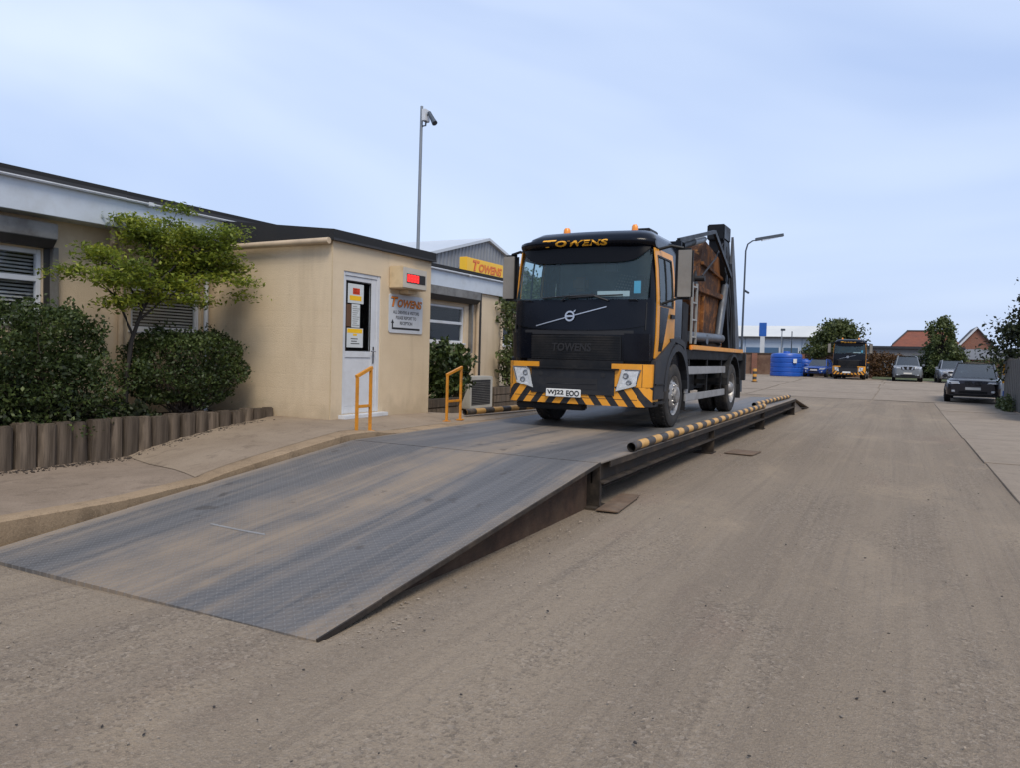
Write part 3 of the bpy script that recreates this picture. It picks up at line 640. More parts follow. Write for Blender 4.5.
SX = -10.7
sb = thing('rear_office_block', 'low cream block set back behind the office corner with a white window', 'building', (-13, 22, 0))
a, b = on(503, 327, 'x', SX), on(522, 346, 'x', SX); w4 = (a.y, b.y, b.z, a.z)
m = wall_x(SX, 18.1, 27, -.05, 2.75, [w4]); m.add([(SX, 27, -.05), (-16, 27, -.05), (-16, 27, 2.75), (SX, 27, 2.75)], [(0, 1, 2, 3)]); obj('wall', m, 'office_render', sb)
window(sb, SX, *w4, mull=((w4[0]+w4[1])/2,), blind=False); obj('roof', MB().box(-16.1, SX+.12, 18.12, 27.1, 2.75, 2.9, .01), 'felt_black', sb)

# gatehouse
GX, GY0, GY1 = -7.1, 8.38, 10.9
gh = thing('gatehouse', 'small cream rendered gatehouse with white door beside the weighbridge', 'gatehouse', (-8.3, 9.6, .4))
D0, D1, DZ0, DZ1 = 8.63, 9.5, .555, 2.615
m = wall_x(GX, GY0, GY1, .1, 3.05, [(D0, D1, DZ0, DZ1)], .08)
m.add([(GX, GY0, .1), (WX+.003, GY0, .1), (WX+.003, GY0, 3.05), (GX, GY0, 3.05)], [(3, 2, 1, 0)][::1]); m.add([(GX, GY1, .1), (WX+.003, GY1, .1), (WX+.003, GY1, 3.05), (GX, GY1, 3.05)], [(0, 1, 2, 3)])
obj('wall', m, 'cream_render', gh)
obj('corner_bead', MB().box(GX-.004, GX+.006, GY0-.006, GY0+.004, .4, 3.0), 'led_case', gh)
rf = obj('roof', MB().prism([(GX+.06, 3.0), (GX+.06, 3.15), (WX-.1, 3.42), (WX-.1, 3.02)], 'y', GY0-.05, GY1+.06), 'felt_black', gh)
obj('gutter', MB().tube([(GX+.02, GY0-.1, 2.985), (-8.4, GY0-.1, 2.972), (WX+.4, GY0-.1, 2.962)], .045, 10), 'pipe_cream', rf, 40)
obj('end_trim', MB().box(GX+.061, GX+.067, GY0-.05, GY1+.06, 3.0, 3.03), 'pipe_dark', rf)
fr = MB(); x0, x1 = GX-.075, GX-.012
fr.box(x0, x1, D0, D0+.05, DZ0, DZ1, .005).box(x0, x1, D1-.075, D1, DZ0, DZ1, .005).box(x0, x1-.002, D0+.05, D1-.075, DZ1-.06, DZ1, .005)
obj('door_frame', fr, 'white_pvc', gh, 40)
a, b = D0+.052, D1-.077; GZ0, GZ1 = 1.475, 2.49
df = MB(); xd = GX-.025; xb = GX-.07
df.box(xb, xd, a, a+.035, DZ0, DZ1-.062, .005).box(xb, xd, b-.12, b, DZ0, DZ1-.062, .005).box(xb, xd-.002, a+.035, b-.12, GZ1, DZ1-.062, .004).box(xb, xd-.002, a+.035, b-.12, 1.385, GZ0, .004).box(xb, xd-.002, a+.035, b-.12, DZ0, .66, .004)
dr = obj('door', df, 'white_pvc', gh, 40)
obj('door_panel', MB().box(xb, xd-.014, a+.035, b-.12, .66, 1.385, .004), 'white_pvc', dr)
obj('glass_pane', MB().box(xb+.012, xb+.02, a+.036, b-.121, GZ0, GZ1), 'window_glass', dr)
obj('gasket', MB().box(xd-.012, xd-.006, a+.036, a+.052, GZ0, GZ1).box(xd-.012, xd-.006, b-.137, b-.121, GZ0, GZ1).box(xd-.012, xd-.006, a+.052, b-.137, GZ1-.016, GZ1).box(xd-.012, xd-.006, a+.052, b-.137, GZ0, GZ0+.016), 'ink', dr)
obj('handle', MB().box(xd, xd+.012, b-.085, b-.05, 1.3, 1.55, .004).tube([(xd+.012, b-.068, 1.48), (xd+.05, b-.068, 1.48), (xd+.052, b-.17, 1.48)], .01, 8), 'chrome', dr, 40)
obj('doorstep', MB().box(GX, GX+.13, D0-.08, D1+.1, .49, .55, .008), 'white_pvc', gh)
obj('lobby', MB().box(GX-.6, GX-.58, GY0+.1, D1+.3, .4, 2.9), 'room_dark', gh)
# notices on the door glass
NX = xd-.004
def paper(name, label, y0, y1, z0, z1, mat, extra=()):
    t = thing(name, label, 'notice', (NX, y0, z0)); obj('sheet', MB().box(NX-.003, NX-.001, y0, y1, z0, z1), mat, t)
    for e, mt in extra: obj('print', e, mt, t)
    return t
ry, wy = a+.06, b-.16
def lines(y0, y1, zs, h=.008):
    m = MB()
    for i, z in enumerate(zs): m.box(NX-.001, NX, y0+.01*(i % 2), y1-.02*((i*3) % 4), z, z+h)
    return m
TF = lambda X, y0, z0: (lambda u, v, q: (X+q, y0+u, z0+v))
paper('notice', 'grey paper notice with red square and yellow strip high on the glass', ry+.02, ry+.38, 2.17, 2.45, 'paper', [(MB().box(NX-.001, NX, ry+.13, ry+.29, 2.3, 2.39), 'sign_red'), (MB().box(NX-.001, NX, ry+.06, ry+.33, 2.21, 2.28), 'sign_yellow'), (lines(ry+.15, ry+.27, [2.32, 2.345, 2.37], .006), 'paper')])
paper('notice', 'brown card stuck inside the door glass beside white sheets', ry-.005, ry+.1, 1.83, 2.15, 'card_brown')
paper('notice', 'narrow white sheet of printed lines at the middle of the door glass', ry+.11, ry+.30, 1.82, 2.16, 'paper', [(lines(ry+.13, ry+.29, list(np.arange(1.85, 2.13, .03))), 'shutter_grey')])
paper('notice', 'white notice with yellow heading low on the door glass', ry+.01, ry+.38, 1.53, 1.81, 'paper', [(MB().box(NX-.001, NX, ry+.02, ry+.36, 1.74, 1.8), 'sign_yellow'), (MB().box(NX-.001, NX, ry+.15, ry+.24, 1.70, 1.73), 'sign_yellow'), (lines(ry+.1, ry+.3, [1.58, 1.615, 1.65], .012), 'ink')])
# led read-out
ld = thing('weight_display', 'cream box with lit red number display on the gatehouse wall', 'display', (GX, 10, 2.4))
LX = -6.85
obj('case', MB().box(GX+.002, LX, 9.72, 10.4, 2.46, 2.8, .012), 'led_case', ld, 40); obj('face', MB().box(LX, LX+.006, 9.735, 10.385, 2.475, 2.785, .003), 'led_face', ld)
obj('screen', MB().box(LX+.006, LX+.011, 9.83, 10.34, 2.555, 2.695), 'room_dark', ld)
sg = MB(); seg = {'0': 'abcdef', '1': 'bc', '4': 'bcfg', '8': 'abcdefg', '6': 'acdefg'}
for i, ch in enumerate('1860'):
    y, z, ww, hh, t = 9.845+i*.082, 2.568, .062, .114, .016
    S = dict(a=(0, ww, hh-t, hh), d=(0, ww, 0, t), g=(0, ww, hh/2-t/2, hh/2+t/2), f=(0, t, hh/2, hh), e=(0, t, 0, hh/2), b=(ww-t, ww, hh/2, hh), c=(ww-t, ww, 0, hh/2))
    for q in 'abcdefg': sg.box(LX+.011, LX+.014, y+S[q][0]+.001, y+S[q][1]-.001, z+S[q][2]+.001, z+S[q][3]-.001)
obj('digits', sg, 'led_red', ld); obj('bracket', MB().box(GX+.002, LX-.08, 10.0, 10.25, 2.4, 2.458, .006), 'led_case', ld)
# drivers' sign
sn = thing('sign', 'white rounded company sign with black arrow under the red display', 'sign', (GX, 10.2, 1.78))
q0, q1, z0, z1 = 9.72, 10.65, 1.78, 2.38
pl = [(y0_, z_) for y0_, z_ in [(q0+.04-.04*math.cos(t), z0+.04-.04*math.sin(t)) for t in lin(0, 1.57, 5)]+[(q1-.04+.04*math.sin(t), z0+.04-.04*math.cos(t)) for t in lin(0, 1.57, 5)]+[(q1-.04+.04*math.cos(t), z1-.04+.04*math.sin(t)) for t in lin(0, 1.57, 5)]+[(q0+.04-.04*math.sin(t), z1-.04+.04*math.cos(t)) for t in lin(0, 1.57, 5)]]
obj('panel', MB().prism(pl, 'x', GX+.004, GX+.014), 'sign_white', sn)
T = lambda y0_, z_, e=0: (lambda u, v, q: (GX+.0145+e+q, y0_+u, z_+v))
obj('logo_shadow', logo(T(q0+.045, z1-.20), .86, .165, .05, .001), 'ink', sn); obj('logo', logo(T(q0+.05, z1-.195, .0012), .84, .155, .012, .001), 'sign_orange', sn)
for i, (t, wd) in enumerate((('ALL DRIVERS & VISITORS', .72), ('PLEASE REPORT TO', .56), ('RECEPTION', .34))):
    obj('lettering', text(t, T((q0+q1)/2-wd/2, z1-.30-i*.085), bold=.012, depth=.001, w=wd, h=.052), 'ink', sn)
ar = MB().box(GX+.0145, GX+.016, q0+.08, q1-.08, z0+.055, z0+.085).box(GX+.0145, GX+.016, q0+.08, q0+.11, z0+.085, z0+.15)
ar.add([(GX+.016, q0+.055, z0+.15), (GX+.016, q0+.135, z0+.15), (GX+.016, q0+.095, z0+.21)], [(0, 1, 2)]); obj('arrow', ar, 'ink', sn)
# roof sign
ys_ = thing('sign', 'long yellow company sign standing on the office roof edge', 'sign', (-9.3, 16.1, 3.46))
obj('panel', MB().box(-9.62, -9.42, 16.0, 17.9, 3.47, 3.81, .01), 'sign_yellow', ys_)
T2 = lambda y0_, z_, e=0: (lambda u, v, q: (-9.419+e+q, y0_+u, z_+v))
obj('logo_shadow', logo(T2(16.3, 3.5), 1.52, .27, .05, .002), 'sign_red', ys_); obj('logo', logo(T2(16.33, 3.52, .003), 1.46, .24, .004, .002), 'sign_orange', ys_)
for yy in (16.4, 17.6): obj('stay', MB().bar((-9.63, yy, 3.75), (-10.1, yy, 3.49), .03, .03), 'pole_grey', ys_)

# shed behind
sh = thing('steel_shed', 'grey corrugated steel shed with pale pitched roof behind the office', 'shed', (-30, 39.7, 0))
PX, PY, PZ, SL, HS = -22, 39.66, 8.11, .257, 9.2
g = MB(); ys = []; yy = PY-HS
while yy < PY+HS: ys += [(yy, 0), (yy+.2, 0), (yy+.235, .05), (yy+.33, .05), (yy+.365, 0)]; yy += .365
zt = lambda y: PZ-SL*abs(y-PY)
V = []; 
for y, dx in ys: V += [(PX+dx, y, 0), (PX+dx, y, zt(y)-.02)]
g.add(V, [(2*i, 2*i+2, 2*i+3, 2*i+1) for i in range(len(ys)-1)]); g.box(PX-.3, PX-.02, PY-HS, PY+HS, 0, PZ-SL*HS-.1)
obj('gable_wall', g, 'corrugated', sh)
r = MB()
for s in (-1, 1): r.add([(PX+.2, PY, PZ), (PX-34, PY, PZ), (PX-34, PY+s*(HS+.3), PZ-SL*(HS+.3)), (PX+.2, PY+s*(HS+.3), PZ-SL*(HS+.3)), (PX+.2, PY, PZ+.16), (PX-34, PY, PZ+.16), (PX-34, PY+s*(HS+.3), PZ-SL*(HS+.3)+.16), (PX+.2, PY+s*(HS+.3), PZ-SL*(HS+.3)+.16)], [(0,1,2,3), (7,6,5,4), (0,3,7,4), (3,2,6,7)])
obj('roof', r, 'shed_roof', sh); obj('side_wall', MB().box(PX-34, PX-.31, PY-HS, PY-HS+.2, 0, PZ-SL*HS), 'corrugated', sh)

# cctv mast
b = on(418, 243, 'y', 13.2); tz = on(421, 106, 'y', 13.2).z
cc = thing('cctv_mast', 'tall slim grey mast with a small camera rising behind the gatehouse', 'mast', (b.x, 13.2, .2))
tx = b.x+.03
obj('pole', MB().tube([(b.x, 13.2, .1), (b.x, 13.2, 2), (tx, 13.2, tz)], [.055, .04, .03], 10), 'pole_grey', cc, 40)
obj('junction_box', MB().box(tx+.05, tx+.14, 13.12, 13.3, tz-.32, tz-.08, .01), 'white_pvc', cc); obj('bracket', MB().tube([(tx, 13.2, tz-.4), (tx+.1, 13.2, tz-.4), (tx+.12, 13.2, tz-.2), (tx+.22, 13.2, tz-.17)], .018, 8), 'pole_dark', cc)
obj('camera_head', MB().tube([(tx+.18, 13.2, tz-.15), (tx+.3, 13.16, tz-.32), (tx+.36, 13.14, tz-.4)], [.04, .05, .06], 10), 'pole_dark', cc, 40)

# yellow handrails
def handrail(label, x, ya, yb, zb, za, zc, zm):
    t = thing('handrail', label, 'handrail', (x, ya, zb), 'yellow handrail hoops')
    for y, z in ((ya, za), (yb, zc)): obj('post', MB().box(x-.017, x+.017, y-.017, y+.017, zb-.02, z-.018, .004), 'handrail_yellow', t); obj('base_plate', MB().box(x-.045, x+.045, y-.045, y+.045, zb, zb+.02, .003), 'handrail_yellow', t)
    obj('top_rail', MB().bar((x, ya-.02, za-.006), (x, yb+.018, zc+.002), .036, .036), 'handrail_yellow', t); obj('mid_rail', MB().box(x-.016, x+.016, ya+.02, yb-.02, zm-.018, zm+.018, .004), 'handrail_yellow', t)
handrail('yellow steel handrail hoop in front of the gatehouse door', -5.83, 7.37, 7.63, .475, 1.18, 1.28, .80)
handrail('yellow steel handrail hoop past the gatehouse near the air conditioner', -6.1, 9.88, 10.28, .43, 1.16, 1.27, .74)

# air conditioner
acx = -8.55; a0 = on(476, 376, 'x', acx); a1 = on(492, 405, 'x', acx)
ac = thing('air_conditioner', 'white outdoor air conditioning unit standing by the office wall', 'air conditioner', (acx-.2, a0.y, .15))
z1 = a0.z; z0 = .22; y0, y1 = on(470, 395, 'x', acx).y, a1.y+.02
obj('casing', MB().box(acx-.36, acx, y0, y1, z0, z1, .015), 'ac_white', ac, 40)
gr = MB(); 
for i in range(14): gr.box(acx+.001, acx+.012, y0+.09, y1-.13, z0+.1+i*(z1-z0-.2)/14, z0+.1+i*(z1-z0-.2)/14+.008)
obj('fan_recess', MB().box(acx, acx+.002, y0+.08, y1-.12, z0+.08, z1-.08), 'room_dark', ac); gg = obj('grille', gr, 'shutter_grey', ac); gg['kind'] = 'stuff'
for yy in (y0+.06, y1-.12): obj('foot', MB().box(acx-.34, acx-.02, yy, yy+.06, .13, z0), 'shutter_dark', ac)
# sleeper planters
def planter(label, X, y0, y1, z0, z1, depth):
    t = thing('planter', label, 'planter', (X, y0, z0)); n = 3; h = (z1-z0)/n
    for i in range(n):
        obj('sleeper', MB().box(X-.1, X, y0, y1, z0+i*h+.004, z0+(i+1)*h-.004, .012), 'log_wood', t); obj('sleeper', MB().box(X-depth, X-.102, y0, y0+.1, z0+i*h+.004, z0+(i+1)*h-.004, .012), 'log_wood', t)
    obj('soil', MB().box(X-depth, X-.1, y0+.1, y1, z0, z1-.05), 'soil', t); return t
q0 = on(426, 410, 'x', -7.6); q1 = on(461, 410, 'x', -7.6)
planter('timber sleeper planter with a leafy shrub right of the gatehouse', -7.6, 10.95, q1.y, .1, .62, 1.5)
planter('dark timber sleeper planter at the office corner behind the truck', -8.75, on(494, 395, 'x', -8.75).y, 19.2, .1, .66, .9)

# log edging
lw = thing('log_edging', 'row of upright weathered timber posts edging the shrub bed', 'retaining wall', (-8.1, 6, .15))
y = .6; i = 0
while y < 8.3:
    wd = .205+.03*math.sin(i*2.3)*math.sin(i*.7+1)
    if y+wd > 8.36: wd = 8.36-y
    X = -8.08+.02*math.sin(i*1.9); zt_ = .615+.010*math.sin(i*2.9)+.008*math.sin(i*5.1); r = .034+.008*math.sin(i*3.1)
    pr_ = [(X-.14, y), (X-r, y), (X, y+r), (X+.008, y+wd/2), (X, y+wd-r-.012), (X-r, y+wd-.012), (X-.14, y+wd-.012)]
    m = MB().prism([(p[0], p[1]) for p in pr_], 'z', -.05, zt_); n = len(pr_)
    bm = bmesh.new(); vv = [bm.verts.new(p) for p in m.v]; [bm.faces.new([vv[k] for k in f]) for f in m.f]
    bmesh.ops.bevel(bm, geom=[e for e in bm.edges if e.verts[0].co.z > .2 and e.verts[1].co.z > .2], offset=.012, segments=2, affect='EDGES')
    for v in bm.verts:
        if v.co.z > .2: v.co.y += .012*math.sin(i*1.3); v.co.x += .018*math.sin(i*2.7)
    m = MB().bm(bm)
    obj('log', m, 'log_wood', lw, 35, org=(X, y, 0)); y += wd; i += 1

# ------------------------------------------------------------------ planting
def blob(n, c, r, p=2.6, shell=.35, lump=.16, seed=0, zmin=None):
    d = rng.normal(size=(n, 3)); d /= np.linalg.norm(d, axis=1)[:, None]
    k = (np.abs(d)**p).sum(1)**(-1/p); ph = seed*1.7
    l = 1+lump*(np.sin(d[:, 0]*5.1+ph)*np.sin(d[:, 1]*6.3+2*ph)+.7*np.sin(d[:, 2]*8.7+3*ph+d[:, 0]*4)+.5*np.sin(d[:, 1]*15+ph)*np.sin(d[:, 2]*13))
    t = 1-shell*rng.random(n)**1.6; q = d*(k*l*t)[:, None]*np.array(r)+np.array(c)
    hole = np.sin(q[:, 0]*9+ph)+np.sin(q[:, 1]*11+2*ph+q[:, 2]*5)+np.sin(q[:, 2]*13+q[:, 0]*6+ph); q = q[hole < 1.15+.9*rng.random(len(q))]; n = len(q); d = (q-np.array(c))/np.array(r)
    sp = rng.random(n) < .06; q[sp] += d[sp]*np.array(r)*.16*rng.random((sp.sum(), 1))**2
    if zmin is not None: q = q[q[:, 2] > zmin]
    return q
def twigs(c, pts, n, base, r=.012, k=4):
    m = MB(); base = Vector(base)
    for p in pts[rng.choice(len(pts), n, replace=False)]:
        p = Vector(p); mid = base.lerp(p, .5)+Vector(rng.normal(size=3)*.06*(p-base).length); b2 = base+Vector((rng.normal()*.08, rng.normal()*.12, 0))
        m.tube([b2, mid, p], [r, r*.6, r*.25], 4, False)
    return m
def shrub(name, label, base, blobs, leaf, size, mat, group=None, tw=40, trunk=None):
    t = thing(name, label, 'shrub', base, group); pts = np.concatenate([blob(*b[:-1], seed=b[-1]) if len(b) < 7 else blob(b[0], b[1], b[2], b[3], b[4], b[5], b[6]) for b in blobs])
    top = pts[pts[:, 2] > np.quantile(pts[:, 2], .72)]; sh_ = []
    for p in top[rng.choice(len(top), min(70, len(top)), replace=False)]:
        d = np.array([.5*rng.normal()+.2, .5*rng.normal(), .9]); d /= np.linalg.norm(d); l = .06+.12*rng.random()
        sh_ += [p+d*l*q+rng.normal(size=3)*.008 for q in np.linspace(.2, 1, 7)]
    pts = np.concatenate([pts, np.array(sh_)])
    leafobj('foliage', pts, size, mat, t); obj('stems', twigs(None, pts, tw, base), 'twig', t); return t
shrub('hedge_bush', 'big dark green boxy hedge bush under the office window behind log posts', (-8.7, 5.2, .5),
      [(17000, (-8.72, 4.8, 1.34), (.56, 1.12, .53), 4, .3, .15, 1), (8000, (-8.66, 5.25, .9), (.58, .98, .46), 3, .3, .18, 2), (6000, (-8.62, 3.9, 1.2), (.6, 1.2, .75), 3.5, .3, .1, 3), (4000, (-8.7, 5.5, 1.5), (.45, .42, .38), 3, .35, .14, 4)], None, .028, 'hedge_leaf', tw=60)
shrub('round_bush', 'clipped rounded green bush against the gatehouse wall', (-8.65, 7.25, .5),
      [(19000, (-8.66, 7.27, 1.19), (.5, .82, .47), 3.4, .3, .10, 5)], None, .026, 'hedge_leaf', tw=60)
shrub('low_bush', 'low straggly dark plants at the foot of the hedge behind log posts', (-8.4, 6.2, .5),
      [(1200, (-8.5, 6.2, .62), (.3, .42, .12), 2.2, .6, .2, 6), (1500, (-8.45, 5.2, .68), (.3, .9, .16), 2.2, .6, .2, 7)], None, .04, 'dark_leaf', tw=20)
c = on(445, 368, 'x', -8.3)
shrub('leafy_shrub', 'leafy green shrub in the timber planter under the office window', (-8.3, c.y, .5),
      [(3200, (-8.3, c.y-.1, 1.2), (.5, .68, .5), 2.4, .55, .2, 8), (900, (-8.1, c.y-.35, .85), (.35, .4, .3), 2.2, .6, .2, 9)], None, .06, 'hedge_leaf', tw=50)
c = on(512, 368, 'x', -9.1)
shrub('corner_shrub', 'pale straggly shrub in the dark planter beside the truck mirror', (-9.1, c.y, .5),
      [(2600, (-9.1, c.y+.3, 1.3), (.45, .8, .62), 2.2, .6, .22, 10), (1500, (-9.3, c.y+.6, 2.5), (.5, .9, .75), 2.2, .6, .25, 11)], None, .06, 'far_leaf_pale', tw=60)
# tuft of ornamental grass
gp = on(459, 392, 'x', -8.3); gt = thing('grass_tuft', 'dry ornamental grass tuft beside the air conditioner', 'plant', (-8.3, gp.y, .4))
m = MB()
for i in range(170):
    a = random.random()*6.28; l = .45+.4*random.random(); s = .15+.3*random.random(); p0 = Vector((-8.3+.06*math.cos(a), gp.y+.06*math.sin(a), .4)); d = Vector((math.cos(a), math.sin(a), 0))
    p1 = p0+d*s*.4+Vector((0, 0, l*.7)); p2 = p0+d*s*1.2+Vector((0, 0, l*.75)); n = d.cross(Vector((0, 0, 1)))*.006
    m.add([p0-n, p0+n, p1+n, p1-n, p2], [(0, 1, 2, 3), (3, 2, 4)])
obj('blades', m, 'grass_leaf', gt)

def branch_tree(name, label, base, limbs, clumps, size, mat, flat=.0, group=None, bark='bark', cat='tree', aspect=1.7):
    """trunk and limbs as tapered tubes, crown of leaf clumps: (n, centre, radii)"""
    t = thing(name, label, cat, base, group); m = MB()
    for pts, r0, r1 in limbs: m.tube(pts, lin(r0, r1, len(pts)), 8)
    obj('trunk', m, bark, t, 60)
    P = []
    for n, c, r in clumps:
        q = rng.normal(size=(n, 3))*.5; q = np.clip(q, -1.15, 1.15); P.append(q*np.array(r)+np.array(c))
    leafobj('crown', np.concatenate(P), size, mat, t, flat=flat, aspect=aspect); return t
# small layered acer in front of the office
def acer():
    bx, by = -8.6, 6.32; limbs = []; cl = []
    Q = lambda y: 6.85+(y-6.85)*(.86 if y > 6.85 else .9)
    P = lambda y, z, dx=0: (bx+dx, Q(y) if z > 1.8 else y, z)
    limbs.append(([P(6.3, .5), P(6.33, 1.1), P(6.4, 1.55), P(6.48, 1.85), P(6.62, 2.3), P(6.75, 2.8), P(6.8, 3.1)], .036, .008))
    main = [((6.42, 1.6), (5.75, 2.3)), ((6.45, 1.75), (7.2, 2.25)), ((6.5, 1.9), (7.5, 2.75)), ((6.55, 2.1), (7.65, 2.95)), ((6.5, 1.95), (5.95, 2.5)), ((6.65, 2.4), (7.1, 3.1)), ((6.6, 2.2), (8.2, 2.55)), ((6.7, 2.6), (6.6, 3.0))]
    tips = []
    for k, ((y0, z0), (y1, z1)) in enumerate(main):
        dx = .28*math.sin(k*2.4); my, mz = (y0+y1)/2, (z0+z1)/2+.12
        limbs.append(([P(y0, z0), P(my, mz, dx*.5), P(y1, z1, dx)], .017, .005)); tips.append((y1, z1, dx))
        for s in range(5):
            t = .45+.55*s/4; yy = y0+(y1-y0)*t+.12*rng.normal(); zz = z0+(z1-z0)*t+.10+.06*rng.normal(); xx = dx*t+.2*rng.normal()
            limbs.append(([P(my, mz, dx*.5), P(yy, zz, xx)], .006, .002)); cl.append((240, (bx+xx, Q(yy), zz), (.2, .24, .075)))
    for y, z, n in ((5.62, 2.36, 200), (5.85, 2.3, 330), (6.05, 2.5, 350), (6.3, 2.45, 300), (6.5, 3.12, 240), (6.62, 2.98, 320), (6.85, 2.85, 380), (7.05, 2.6, 420), (7.3, 2.52, 420), (7.55, 2.75, 420), (7.72, 3.14, 300), (7.85, 3.14, 200), (7.6, 3.0, 400), (7.3, 2.95, 300), (8.0, 2.66, 380), (8.25, 2.6, 260), (7.8, 2.42, 330), (7.4, 2.3, 300), (6.9, 2.38, 300), (6.15, 2.05, 160), (5.98, 2.0, 130), (8.02, 2.25, 160), (6.75, 2.18, 200), (7.55, 2.12, 180), (7.2, 2.72, 420), (6.95, 2.98, 360), (7.45, 2.62, 380), (7.0, 2.5, 380), (6.7, 2.72, 300), (7.85, 2.9, 300), (7.65, 2.55, 300), (7.6, 3.12, 320), (7.78, 3.0, 300), (7.42, 3.04, 320)):
        cl.append((int(n*.9), (bx+.2*rng.normal(), Q(y)+.03, z-.05), (.28, .26, .085)))
    branch_tree('acer_tree', 'small layered yellow green tree with thin dark trunk before the office', (bx, by, .5), limbs, cl, .027, 'acer_leaf', .45, aspect=2.2)
acer()
def crown_tree(name, label, p, h, w, leaf, size, n, trunk_h=.3, group=None, lumps=22, spiky=0, cat='tree', d=None):
    """tree of height h, crown half-width w at ground point p: limbs reach every clump"""
    p = Vector(p); limbs = [([p, p+Vector((.05*w, 0, h*trunk_h)), p+Vector((0, .1*w, h*.72))], .035*h, .01*h)]; cl = []
    for i in range(lumps):
        a = random.random()*6.283; zz = trunk_h*.8+(1-trunk_h*.8)*random.random(); prof = math.sin(math.pi*min(1, (zz-trunk_h*.6)/(1.04-trunk_h*.6))*.86+.3)
        rr = w*max(.12, prof)*(.35+.6*random.random()); c = p+Vector((rr*math.cos(a), rr*math.sin(a), h*zz*.94)); s = w*(.24+.2*random.random())*(1-spiky*zz*.6)
        limbs.append(([p+Vector((0, 0, h*min(zz*.6, .6))), p.lerp(c, .6)+Vector((0, 0, h*.12)), c], .010*h, .003*h)); cl.append((n//lumps, c, (s*1.2, s*1.2, s*(.8+spiky*1.3))))
    return branch_tree(name, label, p, limbs, cl, size, leaf, group=group, cat=cat)

